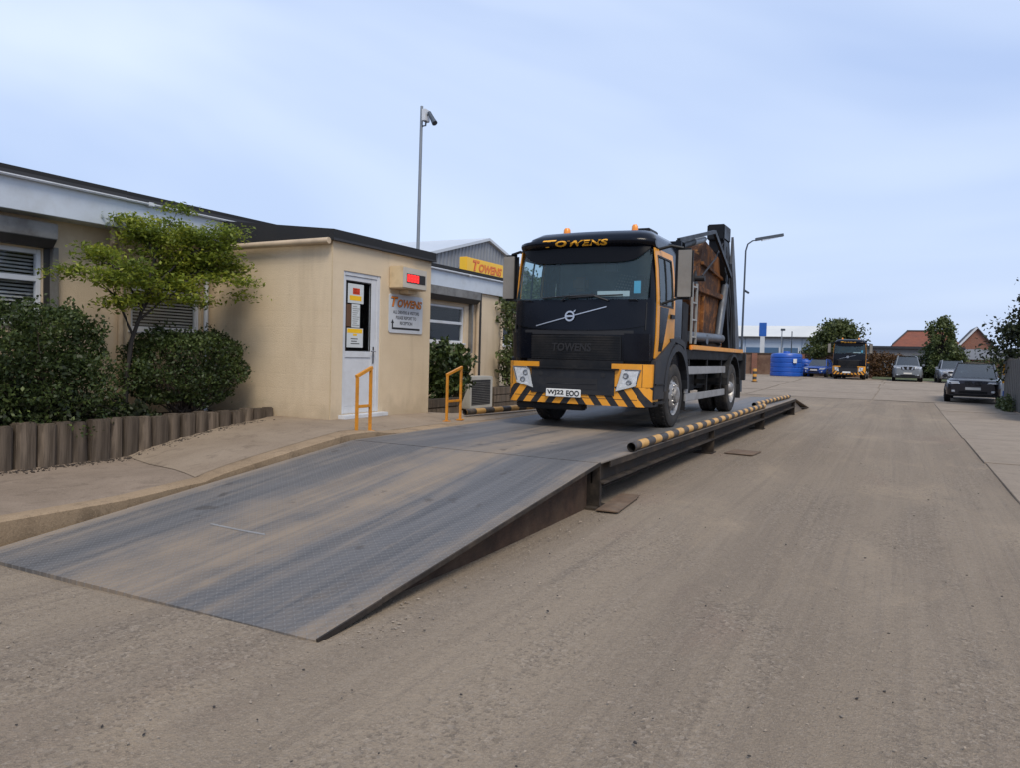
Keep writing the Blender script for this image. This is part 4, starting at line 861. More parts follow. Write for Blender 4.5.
# ------------------------------------------------------------------ skip lorry (built at the origin: front axle centre on the deck, nose towards -y)
def build_truck():
    tk = thing('skip_truck', 'black and yellow skip loader truck standing on the weighbridge', 'truck')
    A = [(.9, 1.05), (1.3, 1.075), (1.9, 1.075), (2.3, 1.045), (2.56, 1.01), (2.66, .99), (2.76, .955), (2.84, .86), (2.885, .66)]
    YF = [(.9, -1.29), (1.38, -1.3), (1.85, -1.26), (2.56, -1.12), (2.66, -1.1), (2.76, -1.04), (2.84, -.9), (2.885, -.62)]
    YR, RC, BOW = .28, .2, .06
    a_ = lambda z: interp(z, A); yf_ = lambda z: interp(z, YF)
    def front(x, z, off=0):
        a = a_(z)+off*.6; y0 = yf_(z); r = RC; ax = abs(x)
        if ax <= a-r: y = y0-BOW*(1-(ax/(a-r))**2)
        else: y = y0+r-math.sqrt(max(0, r*r-(ax-(a-r))**2))
        return (x, y-off, z)
    def side(s): return lambda y, z, off=0: (s*(a_(z)+off), y, z)
    # shell with real openings for windscreen and side windows
    zs = [.92, 1.05, 1.2, 1.38, 1.55, 1.72, 1.78, 1.86, 2.0, 2.2, 2.4, 2.5, 2.56, 2.62, 2.66, 2.71, 2.76, 2.8, 2.84, 2.885]
    def outl(t, z):
        a, y0, r = a_(z), yf_(z), RC
        ys = [YR, -.1, -.2, -.55, -.8, -.88, -1.0]; fx = [.86, .7, .5, .25, 0, -.25, -.5, -.7, -.86]
        ns, nc, nf = len(ys), 5, len(fx)
        if t < ns: return (a, min(YR, max(ys[t], y0+r)), z)
        if t < ns+nc: q = (t-ns+1)/(nc+1)*math.pi/2; return (a-r+r*math.cos(q), y0+r-r*math.sin(q), z)
        if t < ns+nc+nf: x = fx[t-ns-nc]/.86*(a-r); return (x, y0-BOW*(1-(x/(a-r))**2), z)
        if t < ns+2*nc+nf: q = (1-(t-ns-nc-nf+1)/(nc+1))*math.pi/2; return (-(a-r+r*math.cos(q)), y0+r-r*math.sin(q), z)
        return (-a, min(YR, max(ys[::-1][t-ns-2*nc-nf], y0+r)), z)
    T = 7+5+9+5+7
    def sk(t, z):
        if 1.86 < z < 2.56 and 9 <= t <= 23: return True
        if 1.78 < z < 2.5 and (2 <= t <= 5 or 26 < t <= 30): return True
        return False
    cm = MB().grid(lambda t, z: outl(int(t), z), list(range(T)), zs, lambda t, z: sk(t-.5, z) or sk(t+.5, z) if False else sk(t, z), flip=True)
    top = [outl(t, 2.885) for t in range(T)]; cm.add(top, [tuple(range(T))])
    cm.box(-1.04, 1.04, YR-.02, YR, .92, 2.84); cm.box(-1.0, 1.0, -1.2, YR, .9, .93)
    cab = obj('cab', cm, 'truck_black', tk, 35)
    sub = lambda n, m, mt, s=None, p=cab: obj(n, m, mt, p, s)
    # windscreen and its furniture
    sub('windscreen', MB().patch(front, lin(-.99, .99, 25), lin(1.84, 2.58, 6), .006, -.01), 'cab_glass', 60)
    sub('sun_visor', MB().patch(lambda x, z, o: front(x, z+(2.58-z)*.9*(abs(x)/.97)**7, o), lin(-.97, .97, 25), [2.36, 2.44, 2.58], .03, .02), 'gloss_black', 60)
    def lip(x, t, off=0):
        z = 2.56+.12*t; bx = (1-(abs(x)/1.04)**4)
        return (x, yf_(2.58)-BOW*bx-.09*math.sin(math.pi*min(1, .25+.75*(1-t)))-off+(.14*(abs(x)/1.04)**8), z+.02*bx)
    rl = MB().patch(lip, lin(-1.03, 1.03, 27), lin(0, 1, 6), .012, -.06); sub('roof_lip', rl, 'truck_black', 50)
    def onlip(u, v, q):
        x = -.60+u; t = .16+v/.12; p = lip(x, t, .016+q); return p
    sub('lettering', logo(onlip, 1.0, .098, .035, .004), 'lettering_yellow')
    for s in (-1, 1):
        sub('mirror_arm', MB().tube([(s*1.0, -.86, 2.56), (s*1.18, -.82, 2.61), (s*1.34, -.77, 2.58)], .022, 8), 'truck_plastic', 40); sub('mirror_arm', MB().tube([(s*1.07, -.86, 1.80), (s*1.32, -.77, 1.90)], .018, 8), 'truck_plastic', 40)
        mi = sub('mirror_housing', MB().box(s*1.355-.125, s*1.355+.125, -.80, -.71, 1.87, 2.58, .035), 'truck_plastic', 40)
        obj('mirror_shell', MB().box(s*1.375-.095, s*1.375+.095, -.815, -.801, 1.90, 2.55, .006), 'mirror_grey', mi, 40)
        obj('mirror_glass', MB().box(s*1.355-.1, s*1.355+.1, -.71, -.706, 1.9, 2.55), 'chrome', mi)
        sub('beacon', MB().lathe([(0, .09), (.035, .085), (.052, .06), (.055, 0), (.062, 0), (.062, -.02), (0, -.02)][::-1], 14, (.54*s, -.52, 2.9)), 'amber', 40)
        sub('wiper', MB().tube([front(s*.2-.35, 1.86, .03), front(s*.2+.05, 1.885, .045), front(s*.2+.45, 1.9, .03)], .012, 6), 'ink')
    sub('interior_mirror', MB().box(.30, .50, -1.10, -1.07, 2.24, 2.44, .03).tube([(.4, -1.08, 2.42), (.4, -1.1, 2.55)], .012, 6), 'ink', 40)
    sub('permit_card_or_light', MB().box(.25, .72, -1.235, -1.23, 1.885, 1.96), 'white_plate'); sub('permit_card_or_light', MB().box(.76, .87, -1.17, -1.165, 1.93, 2.1), 'cyan_window_light')  # white card; the cyan piece paints daylight seen through the passenger window
    # bonnet panel, grille, corner deflectors
    xs = lin(-.98, .98, 25)
    sub('front_panel', MB().patch(lambda x, z, o: front(x, z+(.07*(abs(x)/.98)**3 if z < 1.5 else 0), o), xs, [1.41, 1.5, 1.65, 1.8], .014, -.01), 'truck_black', 50)
    sub('grille_slot', MB().patch(front, lin(-.82, .82, 15), [1.35, 1.41], .004, -.02), 'ink', 50)
    sub('grille', MB().patch(front, lin(-.80, .66, 17), [1.0, 1.15, 1.335], .02, -.02), 'truck_plastic', 50)
    for z in (1.03, 1.065, 1.1, 1.135, 1.17, 1.205, 1.24, 1.275, 1.31): sub('grille_bar', MB().patch(front, lin(-.78, .64, 15), [z, z+.012], .028, .01), 'truck_plastic', 50)
    sub('grille_lettering', text('TOWENS', lambda u, v, q: front(-.36+u, 1.11+v, .03+q), bold=.03, shear=.1, depth=.004, w=.6, h=.12), 'ink')
    for s in (-1, 1): sub('corner_deflector', MB().patch(front, sorted([s*.70, s*.8, s*.9, s*1.0, s*1.04]), [1.0, 1.2, 1.37], .03, -.01), 'truck_black', 50)
    bd = sub('diagonal_bar', MB().patch(lambda u, v, o: front(-.63+u, 1.46+.27*u/1.06+v, o), lin(0, 1.06, 13), [0, .013], .03, .015), 'silver_badge', 50)
    ring = MB(); c0 = (-.1, 1.605)
    for r0, r1 in ((.052, .075),):
        n = 24; vs = []
        for k in range(n):
            q = 2*math.pi*k/n; vs += [front(c0[0]+r0*math.cos(q), c0[1]+r0*math.sin(q), .038), front(c0[0]+r1*math.cos(q), c0[1]+r1*math.sin(q), .038)]
        ring.add(vs, [(2*k, 2*k+1, (2*k+3) % (2*n), (2*k+2) % (2*n))[::-1] for k in range(n)])
    ring.add([front(c0[0]+x, c0[1]+z, .04) for x, z in ((.05, .05), (.09, .05), (.09, .09), (.05, .09), (.06, .075), (.075, .06))], [(0, 5, 2, 4)])
    ring.add([front(c0[0]+x, c0[1]+z, .04) for x, z in ((-.05, -.012), (.05, -.012), (.05, .012), (-.05, .012))], [(0, 1, 2, 3)])
    sub('badge_ring', ring, 'silver_badge')
    # doors
    for s in (-1, 1):
        S = side(s); fl = s < 0
        def P(y0, y1, z0, z1, o0, o1, ny=5, nz=4): return MB().patch(S, lin(y0, y1, ny), lin(z0, z1, nz), o0, o1, flip=not fl)
        d = MB(); d.patch(S, lin(-1.08, -.97, 3), lin(1.04, 2.56, 12), .012, -.005, flip=not fl); d.patch(S, lin(-.97, -.16, 6), lin(2.47, 2.56, 3), .012, -.005, flip=not fl)
        d.patch(S, lin(-.26, -.16, 3), lin(1.04, 2.47, 10), .0121, -.005, flip=not fl); d.patch(S, lin(-.97, -.26, 6), lin(1.04, 1.80, 8), .0119, -.005, flip=not fl)
        dr = sub('door', d, 'truck_yellow', 40)
        obj('door_window', P(-.97, -.26, 1.78, 2.48, .004, -.004), 'cab_glass', dr, 60)
        obj('window_rubber', P(-.97, -.26, 1.77, 1.80, .016, .011).patch(S, lin(-.285, -.255, 2), lin(1.8, 2.47, 6), .0165, .011, flip=not fl).patch(S, lin(-.98, -.955, 2), lin(1.8, 2.47, 6), .0165, .011, flip=not fl).patch(S, lin(-.97, -.27, 5), [2.45, 2.475], .0164, .011, flip=not fl).patch(S, [-.62, -.6], lin(1.8, 2.46, 5), .0163, -.004, flip=not fl), 'ink', dr)
        def taper(y, z, o=0): 
            k = (z-1.1)/.66; return S(-.95+(y+.95)*(.35+.65*max(0, min(1, k))), z, o)
        obj('lower_window', MB().patch(taper, lin(-.95, -.5, 4), lin(1.14, 1.76, 6), .015, .011, flip=not fl), 'truck_black', dr)
        obj('door_handle', P(-.42, -.24, 1.62, 1.68, .04, .012, 3, 2), 'ink', dr)
        sub('pillar_trim', MB().patch(S, lin(-.16, -.05, 3), lin(1.0, 2.56, 10), .008, -.005, flip=not fl), 'truck_black')
        # fenders, steps
        arch = [(.06+.0, 0)]; n = 12; R1, R0 = .70, .60; ps = []
        for k in range(n+1): q = math.pi*(1-k/n)*1.0; ps.append((R1*math.cos(q)*1.02, .56+R1*math.sin(q)))
        pin = [(R0*math.cos(math.pi*k/n)*1.0, .56+R0*math.sin(math.pi*k/n)) for k in range(n+1)]
        xa, xb = (.78, 1.12) if s > 0 else (-1.12, -.78)
        fm = MB(); poly = ps+pin; n2 = len(ps)
        for k in range(n):
            a0, a1, b1, b0 = ps[k], ps[k+1], pin[n-k-1], pin[n-k]
            fm.prism([a0, a1, b1, b0], 'x', xa, xb)
        obj('mudguard', fm, 'dark_grey_plastic', tk, 40)
        fp = MB().prism([(-1.18, .46), (-.70, .46), (-.66, .75), (-.58, .95), (-.4, 1.16), (-.2, 1.27), (-.35, 1.3), (-1.15, 1.0)], 'x', *((.84, 1.11) if s > 0 else (-1.11, -.84)))
        fp.prism([(-.35, 1.24), (-.1, 1.29), (.35, 1.24), (.62, 1.0), (.66, 1.0), (.45, 1.3), (.1, 1.36), (-.4, 1.33)], 'x', *((.80, 1.1) if s > 0 else (-1.1, -.80)))
        obj('step_panel', fp, 'dark_grey_plastic', tk, 30)
        for z in (.42, .68): obj('step', MB().box(*((.86, 1.13) if s > 0 else (-1.13, -.86)), -1.16, -.70, z-.03, z+.01, .012), 'truck_plastic', tk, 40)
    # bumper with hazard stripes, lamps, plate
    def bump(x, z, off=0):
        a = 1.09; r = .17; ax = abs(x); y0 = -1.36
        y = y0-.05*(1-(ax/(a-r))**2) if ax <= a-r else y0+r-math.sqrt(max(0, r*r-(ax-(a-r))**2))
        return (x, y-off, z)
    def band(x0, x1, z0, z1, o0=.0, o1=-.16, n=13, nz=4): return MB().patch(bump, lin(x0, x1, n), lin(z0, z1, nz), o0, o1)
    bp = obj('bumper', band(-1.089, 1.089, .36, .625, .004, -.3, 31), 'bumper_stripes', tk, 50)
    bs = lambda n, m, mt, s=None: obj(n, m, mt, bp, s)
    bs('bumper_core', MB().box(-1.03, 1.03, -1.24, -1.0, .38, .94, .02), 'truck_plastic', 40)
    bs('bumper_centre', MB().patch(lambda x, z, o: bump(x*(1-.12*(.56-z)/.0001*0), z, o), lin(-.66, .60, 15), [.50, .7, .86], .02, -.2), 'dark_grey_plastic', 50)
    bs('air_intake', MB().patch(bump, lin(-.42, .36, 9), [.57, .66, .735], .023, .0), 'ink')
    bs('upper_slot', MB().patch(bump, lin(-.75, .70, 11), [.86, .99], -.02, -.2), 'truck_plastic', 50)
    for s in (-1, 1):
        rng_ = (lambda a, b, n: lin(a, b, n)) if s > 0 else (lambda a, b, n: lin(-b, -a, n))
        bs('corner_panel', MB().patch(bump, rng_(.55, 1.089, 14), lin(.628, .955, 5), .002, -.3), 'truck_yellow', 50)
        bs('side_panel', MB().box(*((1.06, 1.091) if s > 0 else (-1.091, -1.06)), -1.22, -1.02, .63, .95, .004), 'truck_yellow')
        bs('side_stripe', MB().box(*((1.06, 1.088) if s > 0 else (-1.088, -1.06)), -1.22, -1.02, .36, .627, .004), 'bumper_stripes')
        def hl(u, v, o=0):   # slanted quadrilateral lamp
            x0 = .62+.08*v; x1 = .90+.075*v; x = (x0+(x1-x0)*u)*s; z = .56+.08*u*(1-v)+.32*v; return bump(x, z, o)
        g_ = lambda o0, o1, a=0, b=1: MB().patch(hl, lin(a, b, 7), lin(a, b, 5), o0, o1, flip=s < 0)
        h = bs('headlight', g_(.012, -.02), 'ink'); obj('reflector', g_(.016, .011, .08, .92), 'reflector', h, 60); 
        obj('daylight_strip', MB().patch(hl, lin(.02, .98, 7), [.02, .16], .026, .01, flip=s < 0).patch(hl, [.02, .16], lin(.16, .98, 5), .026, .01, flip=s < 0), 'white_plate', h)
        obj('lens', g_(.03, .012), 'lens', h, 60)
        for bx_, bz_ in ((.755, .79), (.80, .69)): obj('bulb_housing', MB().lathe([(.026, -.012), (.04, -.006), (.046, .012)], 14, tuple(Vector(bump(s*bx_, bz_, .02))), 'y'), 'arm_grey', h)
    plate = bs('number_plate', MB().box(-.40, .13, -1.455, -1.44, .452, .565, .006), 'white_plate', 40)
    for t_, x_, w_ in (('WJ22', -.378, .255), ('EOO', -.085, .195)): obj('registration', text(t_, lambda u, v, q: (x_+u, -1.4565-q, .468+v), bold=.03, depth=.002, w=w_, h=.08), 'ink', plate)
    bs('under_run', MB().box(-.95, .1, -1.28, -1.1, .26, .36, .02), 'truck_plastic', 40)
    bs('bumper_groove', MB().patch(bump, lin(-1.06, 1.06, 31), [.45, .457], .0062, .002), 'ink')
    bs('step_ledge', MB().patch(bump, lin(-.72, .66, 15), [.865, .885], .045, -.1), 'truck_plastic', 50); bs('intake_bar', MB().patch(bump, lin(-.40, .34, 9), [.645, .66], .03, .0), 'dark_grey_plastic', 50)
    for s in (-1, 1):
        bs('panel_gap', MB().patch(bump, sorted([s*.985, s*.99]), lin(.63, .95, 4), .0055, .0), 'ink'); bs('tow_hole', MB().lathe([(0, -.026), (.035, -.026)], 12, tuple(Vector(bump(s*.47-.03, .79, 0))), 'y'), 'ink')
        sub('panel_gap', MB().patch(front, sorted([s*.985, s*.991]), lin(1.42, 1.8, 5), .0165, .0), 'ink'); sub('grab_handle', MB().tube([front(s*.8-.06, 1.815, .02), front(s*.8-.05, 1.83, .05), front(s*.8+.05, 1.83, .05), front(s*.8+.06, 1.815, .02)], .009, 6), 'truck_plastic', 40)
        sub('wiper_arm', MB().tube([front(s*.35+.1, 1.82, .03), front(s*.2+.05, 1.885, .055)], .011, 6), 'ink')
    # interior
    sub('dashboard', MB().box(-.95, .95, -1.12, -.72, 1.2, 1.84, .06), 'cab_trim', 40); sub('rear_trim', MB().box(-.95, .95, YR-.06, YR-.03, 1.0, 2.7), 'cab_trim')
    for x in (-.5, .5):
        se = sub('seat', MB().box(x-.25, x+.25, -.55, 0, 1.2, 1.4, .06).box(x-.25, x+.25, -.08, .1, 1.35, 2.05, .06), 'seat_cloth', 40); obj('headrest', MB().box(x-.13, x+.13, -.06, .06, 2.07, 2.3, .05), 'headrest_cloth' if x < 0 else 'seat_cloth', se, 40)
    sub('steering_wheel', MB().lathe([(.2+.018*math.cos(q), .018*math.sin(q)) for q in lin(0, 2*math.pi, 7)], 20, (-.5, -.68, 1.88)), 'ink', 60)
    gr = MB()
    for i in range(6):
        for j in range(6): 
            x, z = .0+i*.045+j*.02, 2.1+j*.045-i*.008; gr.add([(x, YR-.065, z), (x+.018, YR-.065, z+.014), (x+.002, YR-.065, z+.032), (x-.016, YR-.065, z+.018)], [(0, 1, 2, 3)])
    g = sub('rear_grid', gr, 'guard_grey'); g['kind'] = 'stuff'
    # wheels
    def wheel(x0, x1, y, outer, dual=False, r=.485, rearhub=False):
        hub = MB(); wd = x1-x0
        w_ = obj('wheel', hub.box(x0+.02, x1-.02, y-.1, y+.1, r-.1, r+.1, .02), 'chassis', tk, 40)
        parts = [(x0, x1)] if not dual else ([(x0, x0+wd*.46), (x0+wd*.54, x1)])
        for a, b in parts:
            c = (a+b)/2; h = (b-a)/2; pf = [(.30, -h*.85), (.36, -h), (.44, -h*.98), (.475, -h*.86), (r, -h*.7), (r, h*.7), (.475, h*.86), (.44, h*.98), (.36, h), (.30, h*.85)]
            tm = MB().lathe(pf, 40, (c, y, r), 'x')
            for k in range(40):
                q = 2*math.pi*k/40
                for xx, o in ((-h*.68, 0), (h*.36, .5)):
                    qq = q+o*math.pi/20; p = []
                    for dx, dq, rr in ((0, -.05, r), (h*.32, -.05, r), (h*.32, .05, r), (0, .05, r), (0, -.045, r+.012), (h*.32, -.045, r+.012), (h*.32, .045, r+.012), (0, .045, r+.012)): p.append((c+xx+dx, y+rr*math.cos(qq+dq), r+rr*math.sin(qq+dq)))
                    tm.add(p, [(4,5,6,7), (0,1,5,4), (1,2,6,5), (2,3,7,6), (3,0,4,7)])
            obj('tyre', tm, 'tyre', w_, 30)
        xo = (x1 if outer > 0 else x0); s = outer
        pf = [(.305, -s*.01), (.29, -s*.02), (.28, -s*.05)]
        if rearhub: pf += [(.25, -s*.15), (.17, -s*.16), (.16, -s*.10), (.12, -s*.02), (.09, s*.01), (0, s*.012)]
        else: pf += [(.25, -s*.06), (.19, s*.0), (.17, s*.005), (.125, s*.0), (.12, s*.045), (.08, s*.06), (0, s*.062)]
        rm = MB().lathe(pf if s < 0 else pf, 30, (xo, y, r), 'x')
        obj('rim', rm, 'rim', w_, 50)
        nb = MB(); hx = xo-s*.10 if rearhub else xo
        for k in range(10):
            q = 2*math.pi*k/10; nb.lathe([(0, s*.03), (.013, s*.028), (.016, -s*.02)], 6, (hx+(0 if not rearhub else -s*.045), y+.147*math.cos(q), r+.147*math.sin(q)), 'x')
        obj('wheel_nuts', nb, 'chrome' if not rearhub else 'rim', w_)
        hb = MB()
        for k in range(10):
            q = 2*math.pi*(k+.5)/10; hb.lathe([(0, 0), (.022, 0)], 10, (xo-s*(.028 if not rearhub else .1)+s*.005, y+.222*math.cos(q), r+.222*math.sin(q)), 'x')
        obj('hand_holes', hb, 'ink', w_)
    wheel(.80, 1.08, 0, 1); wheel(-1.08, -.80, 0, -1)
    WB = 4.33
    wheel(.50, 1.09, WB, 1, True, rearhub=True); wheel(-1.09, -.50, WB, -1, True, rearhub=True)
    obj('axle', MB().tube([(-.9, 0, .46), (.9, 0, .46)], .07, 10).tube([(-.9, WB, .485), (.9, WB, .485)], .09, 10), 'chassis', tk)
    # chassis and body
    ch = MB()
    for s in (-.42, .42): ch.box(s-.04, s+.04, -1.0, 5.9, .72, .98, .005)
    for yy in (.9, 2.1, 3.2, 5.3): ch.box(-.38, .38, yy, yy+.1, .76, .94)
    ch.box(-.9, .85, .95, 2.2, .42, .9, .06).box(-.85, .8, 2.5, 3.3, .5, .92, .05)
    obj('chassis', ch, 'chassis', tk, 40)
    obj('deck', MB().box(-1.08, 1.06, .55, 5.75, 1.04, 1.2, .01), 'chassis', tk)
    for s in (-1, 1):
        q = lambda a, b: (min(a*s, b*s), max(a*s, b*s))
        obj('side_rail', MB().box(*q(1.06, 1.1), .95, 5.35, 1.2, 1.275, .008), 'truck_yellow', tk)
        obj('marker_lamp', MB().box(*q(1.08, 1.12), .78, .86, 1.19, 1.27, .01), 'amber', tk)
        g = MB().box(*q(1.06, 1.09), .62, 3.62, .80, .93, .008).box(*q(1.06, 1.09), .62, 3.62, .36, .48, .008).box(*q(1.058, 1.088), .62, .78, .484, .796, .006)
        obj('side_guard', g, 'guard_grey', tk); 
        for yy in (.9, 2.2, 3.4): obj('guard_bracket', MB().box(*q(.5, 1.056), yy, yy+.05, .62, .7).box(*q(1.03, 1.054), yy, yy+.06, .36, 1.04), 'chassis', tk)
        am = MB(); n = 12; R1, R0 = .66, .62
        for k in range(n):
            a0, a1 = math.pi*(.02+.96*k/n), math.pi*(.02+.96*(k+1)/n)
            am.prism([(WB+R1*math.cos(a0), .5+R1*math.sin(a0)), (WB+R1*math.cos(a1), .5+R1*math.sin(a1)), (WB+R0*math.cos(a1), .5+R0*math.sin(a1)), (WB+R0*math.cos(a0), .5+R0*math.sin(a0))], 'x', *q(.48, 1.12))
        obj('rear_mudguard', am, 'truck_plastic', tk, 40)
        obj('mud_flap', MB().box(*q(.5, 1.1), 5.15, 5.17, .24, .86), 'ink', tk); obj('mud_flap', MB().box(*q(.78, 1.08), .64, .655, .22, .9), 'ink', tk)
        # lifting arm: tall tapering telescopic column, pivot at the rear, with its ram
        X0, X1 = (.60, .90) if s > 0 else (-.90, -.60)
        am = MB().prism([(5.35, 1.2), (4.80, 1.25), (4.42, 2.2), (4.02, 3.18), (4.0, 3.62), (4.42, 3.66), (4.60, 3.2), (4.95, 2.5), (5.6, 1.3)], 'x', X0, X1)
        arm = obj('lifting_arm', am, 'arm_black', tk)
        obj('arm_head', MB().box(X0-.02, X1+.02, 3.9, 4.5, 3.40, 3.70, .02), 'arm_black', arm)
        obj('arm_plate', MB().prism([(4.66, 3.55), (4.60, 3.0), (5.0, 2.2), (5.3, 1.25), (5.72, 1.25), (5.25, 2.3), (4.88, 3.1)], 'x', *((X1+.002, X1+.05) if s > 0 else (X0-.05, X0-.002))), 'arm_grey', arm)
        obj('ram', MB().tube([(X1*.97, 3.8, 1.35), (X1*.97, 4.35, 2.55)], .075, 12).tube([(X1*.97, 4.35, 2.55), (X1*.97, 4.5, 2.9)], .04, 10), 'arm_grey', arm, 40)
        for yy_, zz_ in ((2.06, 2.5), (4.45, 2.32)): obj('chain', MB().tube([(s*.86, 4.2, 3.42), (s*.93, (4.2+yy_)/2, (3.42+zz_)/2-.03), (s*.95, yy_, zz_)], .016, 6), 'ink', arm)
        obj('hose', MB().tube([(X1*.99, 5.0, 1.3), (X1*1.03, 4.75, 2.0), (X1*1.02, 4.45, 2.7), (X1*.99, 4.25, 3.3)], .018, 6), 'ink', arm, 60)
        # sheeting frame over the skip
        xx = s*.98
        sf = MB().bar((xx, .3, 2.86), (xx, 2.75, 3.36), .05, .06).bar((xx, 2.75, 3.36), (xx, 4.35, 2.72), .05, .08).bar((xx, .32, 2.86), (xx, .32, 1.2), .07, .09)
        fr_ = obj('sheet_frame', sf, 'arm_black', tk); obj('frame_ram', MB().tube([(xx-s*.12, .9, 2.86), (xx-s*.12, 1.6, 3.02)], .07, 12).tube([(xx-s*.12, 1.6, 3.02), (xx-s*.12, 2.5, 3.2)], .045, 12), 'arm_black', fr_, 40); obj('ram_rod', MB().tube([(xx-s*.12, 1.65, 3.03), (xx-s*.12, 2.3, 3.16)], .07, 12), 'pole_grey', fr_, 40)
    obj('headboard', MB().box(-1.02, 1.02, .40, .5, 1.2, 2.0).box(-1.02, .40, .45, .52, 2.0, 2.7), 'arm_black', tk)
    obj('exhaust_stack', MB().box(.55, 1.0, .6, 1.0, 1.2, 1.95, .03), 'chassis', tk, 40)
    obj('roller', MB().tube([(-.95, 2.4, 1.40), (1.0, 2.4, 1.40)], .09, 12).tube([(.92, 1.3, 1.42), (.92, 3.9, 1.46)], .085, 12), 'arm_grey', tk, 40)
    obj('tail_panel', MB().box(-1.1, 1.1, 5.62, 5.74, .62, 1.2, .01), 'ink', tk)
    obj('ladder', merge(*[MB().box(1.0, 1.03, 1.12, 1.16, 1.3, 2.3), MB().box(1.0, 1.03, 1.42, 1.46, 1.3, 2.3)]+[MB().box(1.0, 1.03, 1.16, 1.42, z, z+.025) for z in (1.4, 1.68, 1.96, 2.22)]), 'cabinet_grey', tk)
    return tk
truck = build_truck(); truck.location = (-4.1, 11.4, HD)
# rusty covered skip carried on the bed
sk_ = thing('skip', 'rusty orange covered skip riding on the truck bed', 'skip', (0, 0, 0))
S1 = MB().prism([(2.35, 1.24), (4.35, 1.24), (4.75, 2.3), (4.75, 2.95), (2.85, 3.22), (2.65, 3.1), (2.45, 2.72), (1.75, 2.6), (1.75, 2.2)], 'x', -.80, .80)
obj('body', S1, 'skip_rust', sk_)
for s in (-1, 1):
    q = lambda a, b: (min(a*s, b*s), max(a*s, b*s))
    for yy in (2.6, 4.2): obj('rib', MB().prism([(yy, 1.3), (yy+.08, 1.3), (yy+.12, 2.2), (yy+.04, 2.2)], 'x', *q(.802, .86)), 'skip_rust', sk_)
    obj('rim_rail', MB().box(*q(.80, .88), 1.72, 4.78, 2.24, 2.34, .01), 'skip_rust', sk_); obj('rim_rail', MB().bar((s*.83, 2.5, 2.78), (s*.83, 4.76, 2.62), .06, .05), 'skip_rust', sk_)
    obj('lifting_lug', MB().tube([(s*.8, 2.05, 2.45), (s*1.0, 2.05, 2.45)], .05, 10), 'ink', sk_); obj('lug_plate', MB().prism([(1.85, 2.3), (2.3, 2.36), (2.1, 2.6)], 'x', *q(.802, .83)), 'ink', sk_)
    obj('fork_pocket', MB().box(*q(.802, .87), 2.5, 4.2, 1.24, 1.36, .01), 'steel_rusty', sk_)
sk_.location = (-4.1, 11.4, HD)

